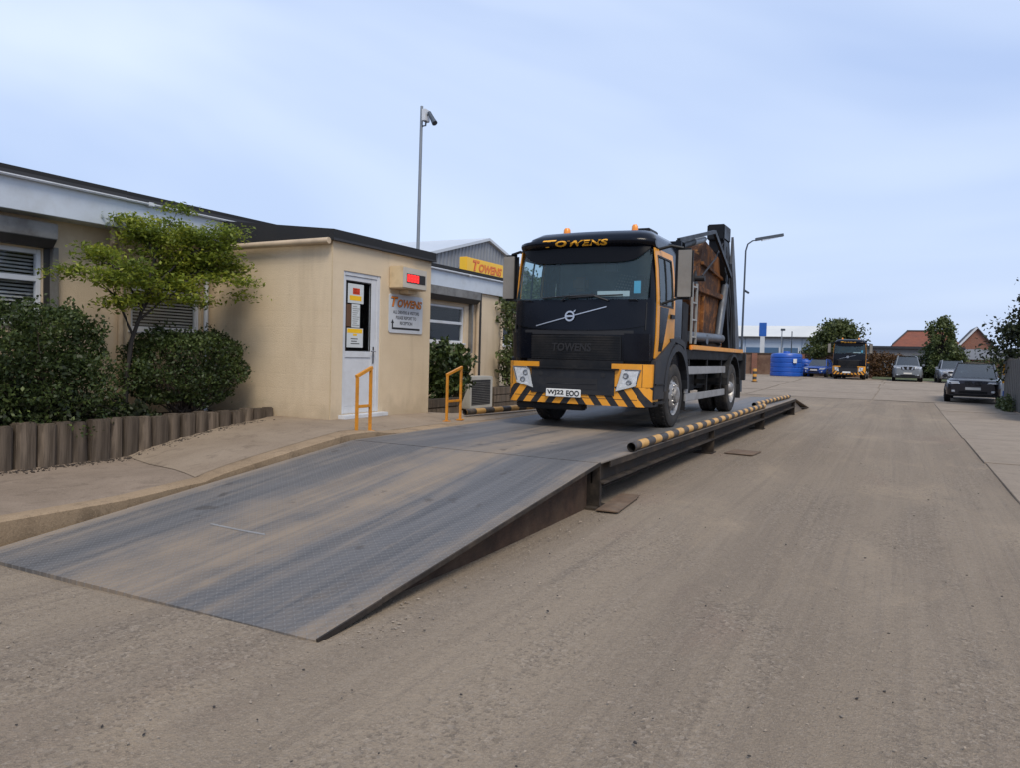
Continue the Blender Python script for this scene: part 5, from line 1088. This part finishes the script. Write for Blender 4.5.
# ------------------------------------------------------------------ parked vehicles
def car(name, label, loc, rz, Ln, W, H, paint, belt=.62, nose=.56, cowl=-.22, roof0=-.05, roof1=.28, tail=.44, wr=.34, grille='bars', rails=False, lowtrim=True, kidney=False):
    """nose towards -y; fractions of length for cowl, roof start, roof end, tail glass base"""
    t = thing(name, label, 'car', (0, 0, 0), 'cars parked in the far yard'); w = W/2; l = Ln/2
    zb = .24; zs = H*belt; zn = H*nose
    st = [(-l, .74, .34, zn-.16), (-l+.06, .84, .28, zn-.05), (-l+.2, .93, .25, zn), (-l+.5, .985, zb, zn+(zs-zn)*.35), (-l*.62, 1, zb, zn+(zs-zn)*.6), (cowl*Ln, 1, zb, zs), (0, 1, zb, zs), (l*.6, 1, zb, zs+.02), (l*.85, .98, zb, zs+.03), (l-.08, .93, .28, zs), (l, .86, .36, zs-.12)]
    def sec(y, k, z0, z1):
        ww = w*k; zm = (z0+z1)*.5
        h = [(ww*.86, z0), (ww*.97, z0+.06), (ww, zm-.06), (ww*.992, zm+.1), (ww*.95, z1-.07), (ww*.86, z1-.01), (ww*.55, z1+.025), (ww*.2, z1+.035)]
        return [(x, y, z) for x, z in h]+[(-x, y, z) for x, z in h[::-1]]
    m = MB(); n = 16; V = [p for s in st for p in sec(*s)]
    m.add(V, [(i*n+j, (i+1)*n+j, (i+1)*n+j+1, i*n+j+1)[::-1] for i in range(len(st)-1) for j in range(n-1)]+[(i*n+n-1, (i+1)*n+n-1, (i+1)*n, i*n)[::-1] for i in range(len(st)-1)]+[tuple(range(n)), tuple(range((len(st)-1)*n, len(st)*n))[::-1]])
    body = obj('body', m, paint, t, 40)
    yc, y0, y1, yt = cowl*Ln, roof0*Ln, roof1*Ln, tail*Ln; wt = w*.63; wb = w*.80; zt = H-.03; zs2 = zs-.01
    # glasshouse: windscreen, sides, tail glass, roof with bowed front edge
    def quad(a, b, c, d, nu=6, bow=.0):
        g = MB(); a, b, c, d = map(Vector, (a, b, c, d))
        return g.grid(lambda u, v: tuple((a.lerp(b, u)).lerp(d.lerp(c, u), v)+Vector((0, -bow*4*u*(1-u), 0))), lin(0, 1, nu), [0, .5, 1])
    g = obj('windscreen', quad((-wb, yc, zs2), (wb, yc, zs2), (wt, y0, zt), (-wt, y0, zt), 7, .09), 'car_glass', t, 60)
    obj('rear_window', quad((wb, yt, zs2), (-wb, yt, zs2), (-wt, y1, zt-.04), (wt, y1, zt-.04), 5, -.05), 'car_glass', t, 60)
    for s in (-1, 1):
        sm = MB().add([(s*wb, yc, zs2), (s*wb, yt, zs2), (s*wt, y1, zt-.04), (s*wt, y0, zt)], [(0, 1, 2, 3) if s > 0 else (3, 2, 1, 0)]); obj('side_window', sm, 'car_glass', t)
        obj('pillar', MB().tube([(s*wb, yc-.01, zs2), (s*(wt+.01), y0, zt)], .035, 6).tube([(s*wt, y0, zt), (s*wt, y1, zt-.04)], .04, 6).tube([(s*wt, y1, zt-.04), (s*wb, yt, zs2)], .06, 6).bar((s*(w*.82+.012), (y0+yt)*.45, (zs2+zt)/2-.2), (s*(wt+.012), (y0+y1)*.45, zt), .05, .09), paint, t, 60)
        if rails: obj('roof_rail', MB().tube([(s*wt*.95, y0+.3, zt+.05), (s*wt*.95, y1-.2, zt+.06)], .025, 6), 'chrome', t)
        mr = obj('mirror', MB().box(min(s*(w-.03), s*(w+.16)), max(s*(w-.03), s*(w+.16)), yc+.12, yc+.24, zs-.02, zs+.15, .04), paint, t, 40)
        for yy in (-l*.61, l*.57):
            x0, x1 = sorted((s*(w-.2), s*(w+.005)))
            a_ = MB().lathe([(0, 0), (wr+.075, 0), (wr+.08, -s*.02)], 24, (s*(w+.002)*.998, yy, wr), 'x'); obj('wheel_arch', a_, 'ink', t)
            wh = obj('wheel', MB().lathe([(wr*.68, -.1), (wr*.95, -.11), (wr, -.07), (wr, .07), (wr*.95, .11), (wr*.68, .1)], 24, (s*(w-.09), yy, wr), 'x'), 'tyre', t, 40)
            rim = MB().lathe([(0, s*.03), (wr*.18, s*.028), (wr*.2, 0)], 12, (s*(w+.002), yy, wr), 'x')
            for k in range(5):
                q = 2*math.pi*k/5; rim.bar((s*(w+.014), yy, wr), (s*(w+.014), yy+wr*.68*math.cos(q), wr+wr*.68*math.sin(q)), .06, .03)
            rim.lathe([(wr*.64, s*.015), (wr*.72, s*.012)], 20, (s*(w+.002), yy, wr), 'x'); obj('rim', rim, 'alloy', wh)
        # lamps wrap round the corner
        hz = zn-.13; hl = MB().add([(s*w*.46, -l-.012, hz-.05), (s*w*.80, -l+.035, hz-.055), (s*w*.90, -l+.16, hz+.02), (s*w*.93, -l+.26, hz+.12), (s*w*.80, -l+.05, hz+.08), (s*w*.50, -l-.0, hz+.07)], [(0, 1, 2, 3, 4, 5) if s > 0 else (5, 4, 3, 2, 1, 0)])
        hl.box(*sorted((s*w*.5, s*w*.78)), -l-.02, -l+.05, hz-.045, hz+.06, .02); obj('headlight', hl, 'lamp_glass', t, 40)
        obj('fog_light', MB().box(*sorted((s*w*.62, s*w*.74)), -l-.015, -l+.1, .42, .5, .01), 'lamp_glass', t)
    obj('roof', MB().grid(lambda u, v: (wt*u, (y0-.04+(y1-y0+.08)*v)-.1*(1-u*u)*(1-v)*.8, zt-.035*v+.045*(1-u*u)), lin(-1, 1, 9), lin(0, 1, 7)), paint, t, 60)
    obj('interior', MB().box(-w*.7, w*.7, yc+.5, yc+.75, zs-.3, zs+.22, .06).box(-w*.8, w*.8, yc+.1, yt-.1, zs-.4, zs-.12), 'ink', t)
    if kidney:
        for s in (-1, 1):
            k_ = obj('grille', MB().box(*sorted((s*.03, s*.30)), -l-.03, -l+.05, zn-.24, zn-.05, .03), 'chassis', t, 40)
            obj('slats', merge(*[MB().box(*sorted((s*(.05+i*.045), s*(.06+i*.045))), -l-.036, -l-.028, zn-.22, zn-.07) for i in range(6)]), 'alloy', k_)
    elif grille == 'chrome':
        k_ = obj('grille', MB().box(-w*.44, w*.44, -l-.02, -l+.05, zn-.24, zn-.03, .02), 'chassis', t, 40)
        for s in (-.27, .27): obj('grille_bar', MB().prism([(s*w-.055, zn-.235), (s*w+.055, zn-.235), (s*w*1.35+.055, zn-.035), (s*w*1.35-.055, zn-.035)], 'y', -l-.035, -l-.018), 'chrome', k_)
        obj('grille_bar', MB().box(-.06, .06, -l-.036, -l-.017, zn-.22, zn-.05, .01), 'chrome', k_)
    else: obj('grille', MB().box(-w*.42, w*.42, -l-.015, -l+.05, zn-.2, zn-.08, .02), 'chassis', t, 40)
    obj('lower_intake', MB().box(-w*.52, w*.52, -l-.012, -l+.1, .34, .5, .03), 'chassis', t, 40)
    obj('number_plate', MB().box(-.26, .26, -l-.035, -l-.02, .515, .62, .004), 'plate_yellowed', t)
    if lowtrim: obj('bumper_trim', MB().box(-w*.8, w*.8, -l-.01, -l+.25, .25, .34+(.12 if grille == 'chrome' else 0), .03), 'truck_plastic', t, 40)
    t.location = loc; t.rotation_euler = (0, 0, R_(rz)); return t
def gpos(u, v, d): p = atd(u, v, d); return (p.x, p.y, zg(p.x, p.y)+.016)
c = atd(977, 402, 30.6); car('parked_car', 'dark grey coupe style off-roader parked beside the wooden fence', (c.x, c.y+1.6, zg(0, 36)+.014), -5, 4.85, 1.96, 1.64, 'car_grey', .61, .57, -.19, .04, .2, .45, .36, kidney=True)
c = gpos(907, 381, 53); car('parked_car', 'white off-roader with black bumper and chrome grille by the hedge', (c[0], c[1]+2, c[2]), 1, 4.7, 1.85, 1.76, 'car_white', .62, .60, -.22, -.06, .42, .47, .37, 'chrome', rails=True)
c = gpos(816, 377, 60); car('parked_car', 'blue hatchback parked between blue tank and distant truck', (c[0], c[1]+2, c[2]), -6, 4.0, 1.74, 1.44, 'car_blue', .60, .54, -.2, -.02, .36, .46, .31)
c = gpos(953, 382, 51); car('parked_car', 'silver car mostly hidden behind the dark off-roader', (c[0], c[1]+2, c[2]), 2, 4.3, 1.78, 1.55, 'car_silver', .60, .55, -.2, -.03, .36, .46, .32)
t2 = copy_tree(truck, None, ('lifting_arm', 'sheet_frame', 'registration', 'grille_lettering', 'ladder'))
t2['label'] = 'distant black and yellow truck parked facing out beside the blue car'; c = gpos(848, 379, 55); t2.location = (c[0], c[1]+1.2, c[2])

# ------------------------------------------------------------------ far yard
def oct_tank(label, p, r, h):
    t = thing('water_tank', label, 'tank', p, 'blue plastic tanks'); n = 16
    pf = [(0, 0), (r*.97, 0), (r, .06)]
    for k in range(1, 5): z = h*.78*k/4; pf += [(r, z-.1), (r*.965, z-.05), (r, z)]
    pf += [(r*.985, h*.86), (r*.93, h*.92), (r*.5, h*.95), (0, h*.96)]
    obj('body', MB().lathe(pf, n, p), 'tank_blue', t, 25); obj('lid', MB().lathe([(0, h*1.03), (.25, h*1.02), (.28, h*.95)], 14, p), 'tank_blue', t, 30)
    obj('label_plate', MB().box(p[0]+r*.55, p[0]+r*.75, p[1]-r*.9, p[1]-r*.7, p[2]+h*.55, p[2]+h*.72), 'white_plate', t)
c = gpos(783.5, 376, 60); oct_tank('large blue ribbed plastic tank beside the brick wall', (c[0], c[1]+1.2, c[2]), 1.2, 1.93)
c = gpos(803, 375, 63); oct_tank('smaller blue plastic tank behind the blue car', (c[0], c[1]+.9, c[2]), .72, 1.4)
def bollard(label, u, v, d, h=1.0):
    p = gpos(u, v, d); t = thing('bollard', label, 'bollard', p); obj('post', MB().lathe([(0, h), (.09, h-.02), (.12, h-.08), (.12, 0)], 14, p), 'bollard_stripes', t, 40); obj('base', MB().lathe([(0, .05), (.17, .04), (.18, 0)], 14, p), 'steel_dark', t)
bollard('short black and yellow striped bollard behind the truck tail', 754.5, 379.5, 46, .85)
# street lamp
b = atd(741, 365, 35); t = thing('street_lamp', 'tall slim street lamp with curved arm behind the truck', 'street lamp', (b.x, b.y, 0))
top = atd(743, 246, 35).z; hx = atd(757, 240, 35); hh = atd(783, 235.5, 35)
pts = [(b.x, b.y, 0), (b.x, b.y, 2), (b.x+.02, b.y, top-.25), (b.x+.1, b.y, top+.05), (b.x+.3, b.y+.05, top+.2), (hx.x, hx.y, hx.z)]
obj('column', MB().tube(pts, [.08, .05, .036, .034, .03, .026], 10), 'pole_dark', t, 40)
d = Vector((hh.x-hx.x, hh.y-hx.y, hh.z-hx.z)); m = MB().bar((hx.x-.05, hx.y, hx.z+.02), (hh.x, hh.y, hh.z+.02), .2, .13); obj('lamp_head', m, 'pole_dark', t)
obj('lamp_lens', MB().bar((hx.x+.2, hx.y+.1, hx.z-.02), (hh.x-.15, hh.y-.08, hh.z-.065), .15, .05), 'lamp_glass', t)
q = atd(746, 291.5, 35); obj('camera_arm', MB().tube([(b.x, b.y, q.z+.06), (q.x-.02, q.y, q.z+.04)], .02, 6).tube([(q.x-.06, q.y, q.z+.05), (q.x+.14, q.y-.1, q.z-.07)], .05, 8), 'pole_dark', t)
# warehouse
wh = thing('warehouse', 'long pale blue warehouse with white roof beyond the tanks', 'building', (-20, 116, 0))
x0, x1, yw = -60, atd(823, 340, 112).x, 116
obj('wall', MB().box(x0, x1, yw, yw+22, 0, 5.0), 'warehouse_wall', wh)
obj('roof', MB().prism([(yw-.4, 5.0), (yw-.4, 5.12), (yw+7, 6.95), (yw+22.4, 5.12), (yw+22.4, 5.0)], 'x', x0-.3, x1+.3), 'warehouse_roof', wh)
obj('eaves_gutter', MB().box(x0, x1+.3, yw-.62, yw-.42, 4.86, 5.05), 'far_dark', wh)
xx = x0+.6; 
while xx < x1-2:
    wi = obj('window', MB().box(xx, xx+2.0, yw-.05, yw-.01, 2.6, 3.5), 'warehouse_blue', wh)
    obj('frame', MB().box(xx-.08, xx, yw-.08, yw-.02, 2.52, 3.58).box(xx+2, xx+2.08, yw-.08, yw-.02, 2.52, 3.58).box(xx, xx+2, yw-.08, yw-.02, 2.52, 2.6), 'white_pvc', wi)
    obj('cladding_strip', MB().box(xx-.14, xx-.1, yw-.06, yw-.005, .1, 4.86), 'warehouse_blue', wh); xx += 2.6
bw = thing('brick_yard_wall', 'low old red brick wall behind the blue tanks', 'wall', (-8, 72, .3))
obj('wall', MB().box(-26, -1.6, 71.5, 71.9, .2, 2.15), 'old_wall', bw); obj('coping', MB().box(-26, -1.55, 71.42, 71.98, 2.15, 2.25, .02), 'steel_rusty', bw)
xx = -24
while xx < -2: obj('pier', MB().box(xx, xx+.45, 71.3, 71.499, .2, 2.2), 'brick_wall', bw); xx += 4
c = gpos(762, 352, 75); tp = thing('totem_sign', 'tall blue topped white totem sign beyond the brick wall', 'sign', c)
z = lambda v: atd(762, v, 75).z
obj('panel', MB().box(c[0]-.34, c[0]+.34, c[1]-.1, c[1]+.1, z(336), z(322.5), .02), 'totem_blue', tp); obj('lower_panel', MB().box(c[0]-.2, c[0]+.2, c[1]-.08, c[1]+.08, .4, z(336)), 'board_white', tp)
for u, vt, lab in ((782, 330, 'thin lamp post with dark lantern before the warehouse wall'), (792, 331, 'thin plain dark pole before the warehouse wall')):
    p = atd(u, vt, 76); t = thing('lamp_post', lab, 'pole', (p.x, p.y, .34)); obj('pole', MB().tube([(p.x, p.y, .3), (p.x, p.y, p.z)], [.07, .045], 8), 'pole_grey' if u < 790 else 'pole_dark', t)
    if u < 790: obj('lantern', MB().box(p.x-.12, p.x+.3, p.y-.12, p.y+.12, p.z-.05, p.z+.16, .03), 'pole_dark', t)
# low flat-roofed block and houses
fb = thing('flat_roof_block', 'low dark flat roofed block behind the russet hedge', 'building', (0, 90, 0))
obj('wall', MB().box(-7, 5.5, 89.5, 100, 0, 3.15), 'far_grey_roof', fb); obj('roof', MB().box(-7.2, 5.7, 89.2, 100.2, 3.15, 3.42, .02), 'far_dark', fb)
for i in range(5): obj('window', MB().box(-6.2+i*2.3, -4.9+i*2.3, 89.42, 89.49, 1.4, 2.5), 'window_glass', fb)
pm('red_tile', (.19, .062, .036), .85, 0, .2, .8, dirt=(.1, .05, .035), dfac=.5)
h1 = thing('house', 'red hipped roof house beyond the flat roofed block', 'house', (3, 116, 0))
a, b = atd(889, 348, 100), atd(908, 331, 100); zr = b.z; hw = 4.2; yh = 112; e = 7.6; ze = 3.2
obj('wall', MB().box(a.x+.3, a.x+8.5, yh-hw+.4, yh+hw-.4, 0, ze), 'brick_wall', h1)
p = [(a.x-.3, yh-hw, ze), (a.x+8.8, yh-hw, ze), (a.x+8.8, yh+hw, ze), (a.x-.3, yh+hw, ze), (b.x, yh, zr), (a.x+6.5, yh, zr)]
r = obj('roof', MB().add(p, [(0, 1, 5, 4), (1, 2, 5), (2, 3, 4, 5), (3, 0, 4), (3, 2, 1, 0)]), 'red_tile', h1); obj('ridge', MB().bar((b.x-.1, yh, zr+.04), (a.x+6.5, yh, zr+.04), .3, .16).bar(p[0], p[4], .2, .12), 'house_tile', r)
h2 = thing('house', 'orange brick gabled house behind the parked dark car', 'house', (8, 108, 0))
pk, pl_, pr_ = atd(977, 328, 92), atd(952, 346, 92), atd(1005, 360, 92); yh = pk.y; hw = 4.4; slp = (pk.z-pr_.z)/(pr_.x-pk.x)*1.02
zt = lambda x: pk.z-slp*abs(x-pk.x)
g = MB().prism([(pk.x-hw, 0), (pk.x+hw, 0), (pk.x+hw, zt(pk.x+hw)), (pk.x, pk.z), (pk.x-hw, zt(pk.x-hw))], 'y', yh, yh+9); obj('wall', g, 'brick_wall', h2)
r = MB()
for s in (-1, 1): r.prism([(pk.x, pk.z+.02), (pk.x+s*(hw+.5), zt(pk.x+hw+.5)+.02), (pk.x+s*(hw+.5), zt(pk.x+hw+.5)+.2), (pk.x, pk.z+.2)], 'y', yh-.25, yh+9.3)
rr = obj('roof', r, 'house_tile', h2); obj('barge_board', MB().bar((pk.x, yh-.28, pk.z+.06), (pk.x-hw-.5, yh-.28, zt(pk.x+hw+.5)+.06), .05, .22), 'white_pvc', rr)
h3 = thing('garage_block', 'low grey roofed outbuilding below the brick gable', 'building', (pk.x+1, yh-6, 0))
obj('wall', MB().box(pk.x-2.6, pk.x+5, yh-8, yh-3, 0, 2.3), 'brick_wall', h3); obj('roof', MB().prism([(yh-8.3, 2.3), (yh-5.5, 3.5), (yh-2.7, 2.3)], 'x', pk.x-2.9, pk.x+5.3), 'far_grey_roof', h3)
# verge, hedges and trees
struct('grass_verge', MB().grid(lambda x, y: (x, y, zg(x, y)+.05+.1*ss((y-64)/3)), lin(-2, 12, 15), lin(64, 70, 7)), 'grass')
def farblob(name, label, c, r, n, size, mat, seed, cat='hedge'):
    t = thing(name, label, cat, (c[0], c[1], zg(c[0], c[1]))); pts = blob(n, c, r, 2.4, .45, .2, seed, .3); leafobj('foliage', pts, size, mat, t)
    obj('stems', twigs(None, pts, 30, (c[0], c[1], .3), .04), 'twig', t)
c = atd(886, 361, 62); farblob('russet_hedge', 'russet brown hedge between distant truck and white car', (c.x, c.y, 1.45), (1.75, .8, 1.05), 5000, .10, 'russet_leaf', 3)
c = atd(935, 368, 60); farblob('dark_hedge', 'dark green hedge behind the white off-roader', (c.x+.6, c.y+2, 1.2), (2.6, .8, 1.1), 5000, .11, 'dark_leaf', 4)
c = atd(978, 368, 60); farblob('dark_hedge', 'dark hedge running behind the dark grey car', (c.x+1.6, c.y+2, 1.1), (2.6, .8, 1.0), 4000, .11, 'far_leaf', 5)
def ground_at(u, d): p = atd(u, 370, d); return (p.x, p.y, zg(p.x, p.y))
crown_tree('bushy_tree', 'dense round green tree behind the distant truck', ground_at(838, 66), 4.75, 2.2, 'far_leaf', .15, 9500, .1, lumps=34)
crown_tree('bushy_tree', 'low dense green tree between warehouse and distant truck', ground_at(822, 68), 3.5, 1.4, 'far_leaf', .15, 4000, .1, lumps=18)
crown_tree('loose_tree', 'open topped green tree behind white off-roader and brick gable', ground_at(941, 60), 5.1, 1.25, 'far_leaf_pale', .13, 3800, .25, lumps=24, spiky=.5)
crown_tree('bushy_tree', 'broad low green tree at the foot of the loose tree', ground_at(945, 61), 2.9, 1.75, 'far_leaf', .14, 5500, .08, lumps=26)
crown_tree('fence_tree', 'dark leafed tree leaning over the wooden fence', (5.1, 33.4, .05), 4.6, 1.95, 'dark_leaf', .085, 27000, .2, lumps=85)
crown_tree('office_tree', 'green tree rising behind the low rear office block', (-15, 31, 0), 5.0, 2.2, 'far_leaf_pale', .11, 5000, .25, lumps=24)
# wooden fence and notice board at the right
fe = thing('wooden_fence', 'weathered vertical board fence beside the parked dark car', 'fence', (3.42, 28, 0))
y = 24.5; i = 0
while y < 33.2:
    obj('board', MB().box(3.40+.004*math.sin(i*2), 3.425+.004*math.sin(i*2), y, y+.14, .03, 1.78+.03*math.sin(i*1.7), .004), 'fence_wood', fe); y += .15; i += 1
for yy in (25, 27.5, 30, 32.5): obj('post', MB().box(3.43, 3.53, yy, yy+.1, 0, 1.85, .006), 'fence_wood', fe)
for z_ in (.4, 1.4): obj('rail', MB().box(3.43, 3.48, 24.5, 33.2, z_, z_+.08), 'fence_wood', fe)
nb = thing('notice_board', 'tall narrow white board with yellow top at the fence end', 'sign', (3.3, 33.5, 0))
c0, c1 = atd(1000.5, 404, 28.3), atd(1009, 360, 28.3); y = c0.y
obj('panel', MB().box(c0.x, c1.x, y, y+.03, .08, 1.7, .004), 'board_white', nb); obj('band', MB().box(c0.x+.02, c1.x-.02, y-.004, y, 1.22, 1.62), 'lettering_yellow', nb); obj('band', MB().box(c0.x+.02, c1.x-.02, y-.004, y, .92, 1.02), 'lettering_yellow', nb); obj('band', MB().box(c0.x+.05, c1.x-.05, y-.004, y, .35, .6), 'totem_blue', nb)
obj('post', MB().box(c1.x-.05, c1.x+.03, y+.032, y+.1, 0, 1.75), 'fence_wood', nb)
for k, (x, yy, r, lb) in enumerate(((3.2, 30.2, .4, 'weeds growing halfway along the foot of the fence'), (3.15, 31.6, .3, 'small weeds at the foot of the fence near the notice board'))):
    t = thing('weed_clump', lb, 'plant', (x, yy, 0), 'weeds at the fence'); leafobj('foliage', blob(500, (x, yy, r*.5), (r*.45, r*1.6, r*.8), 2.2, .7, .25, k, 0), .06, 'far_leaf_pale', t)
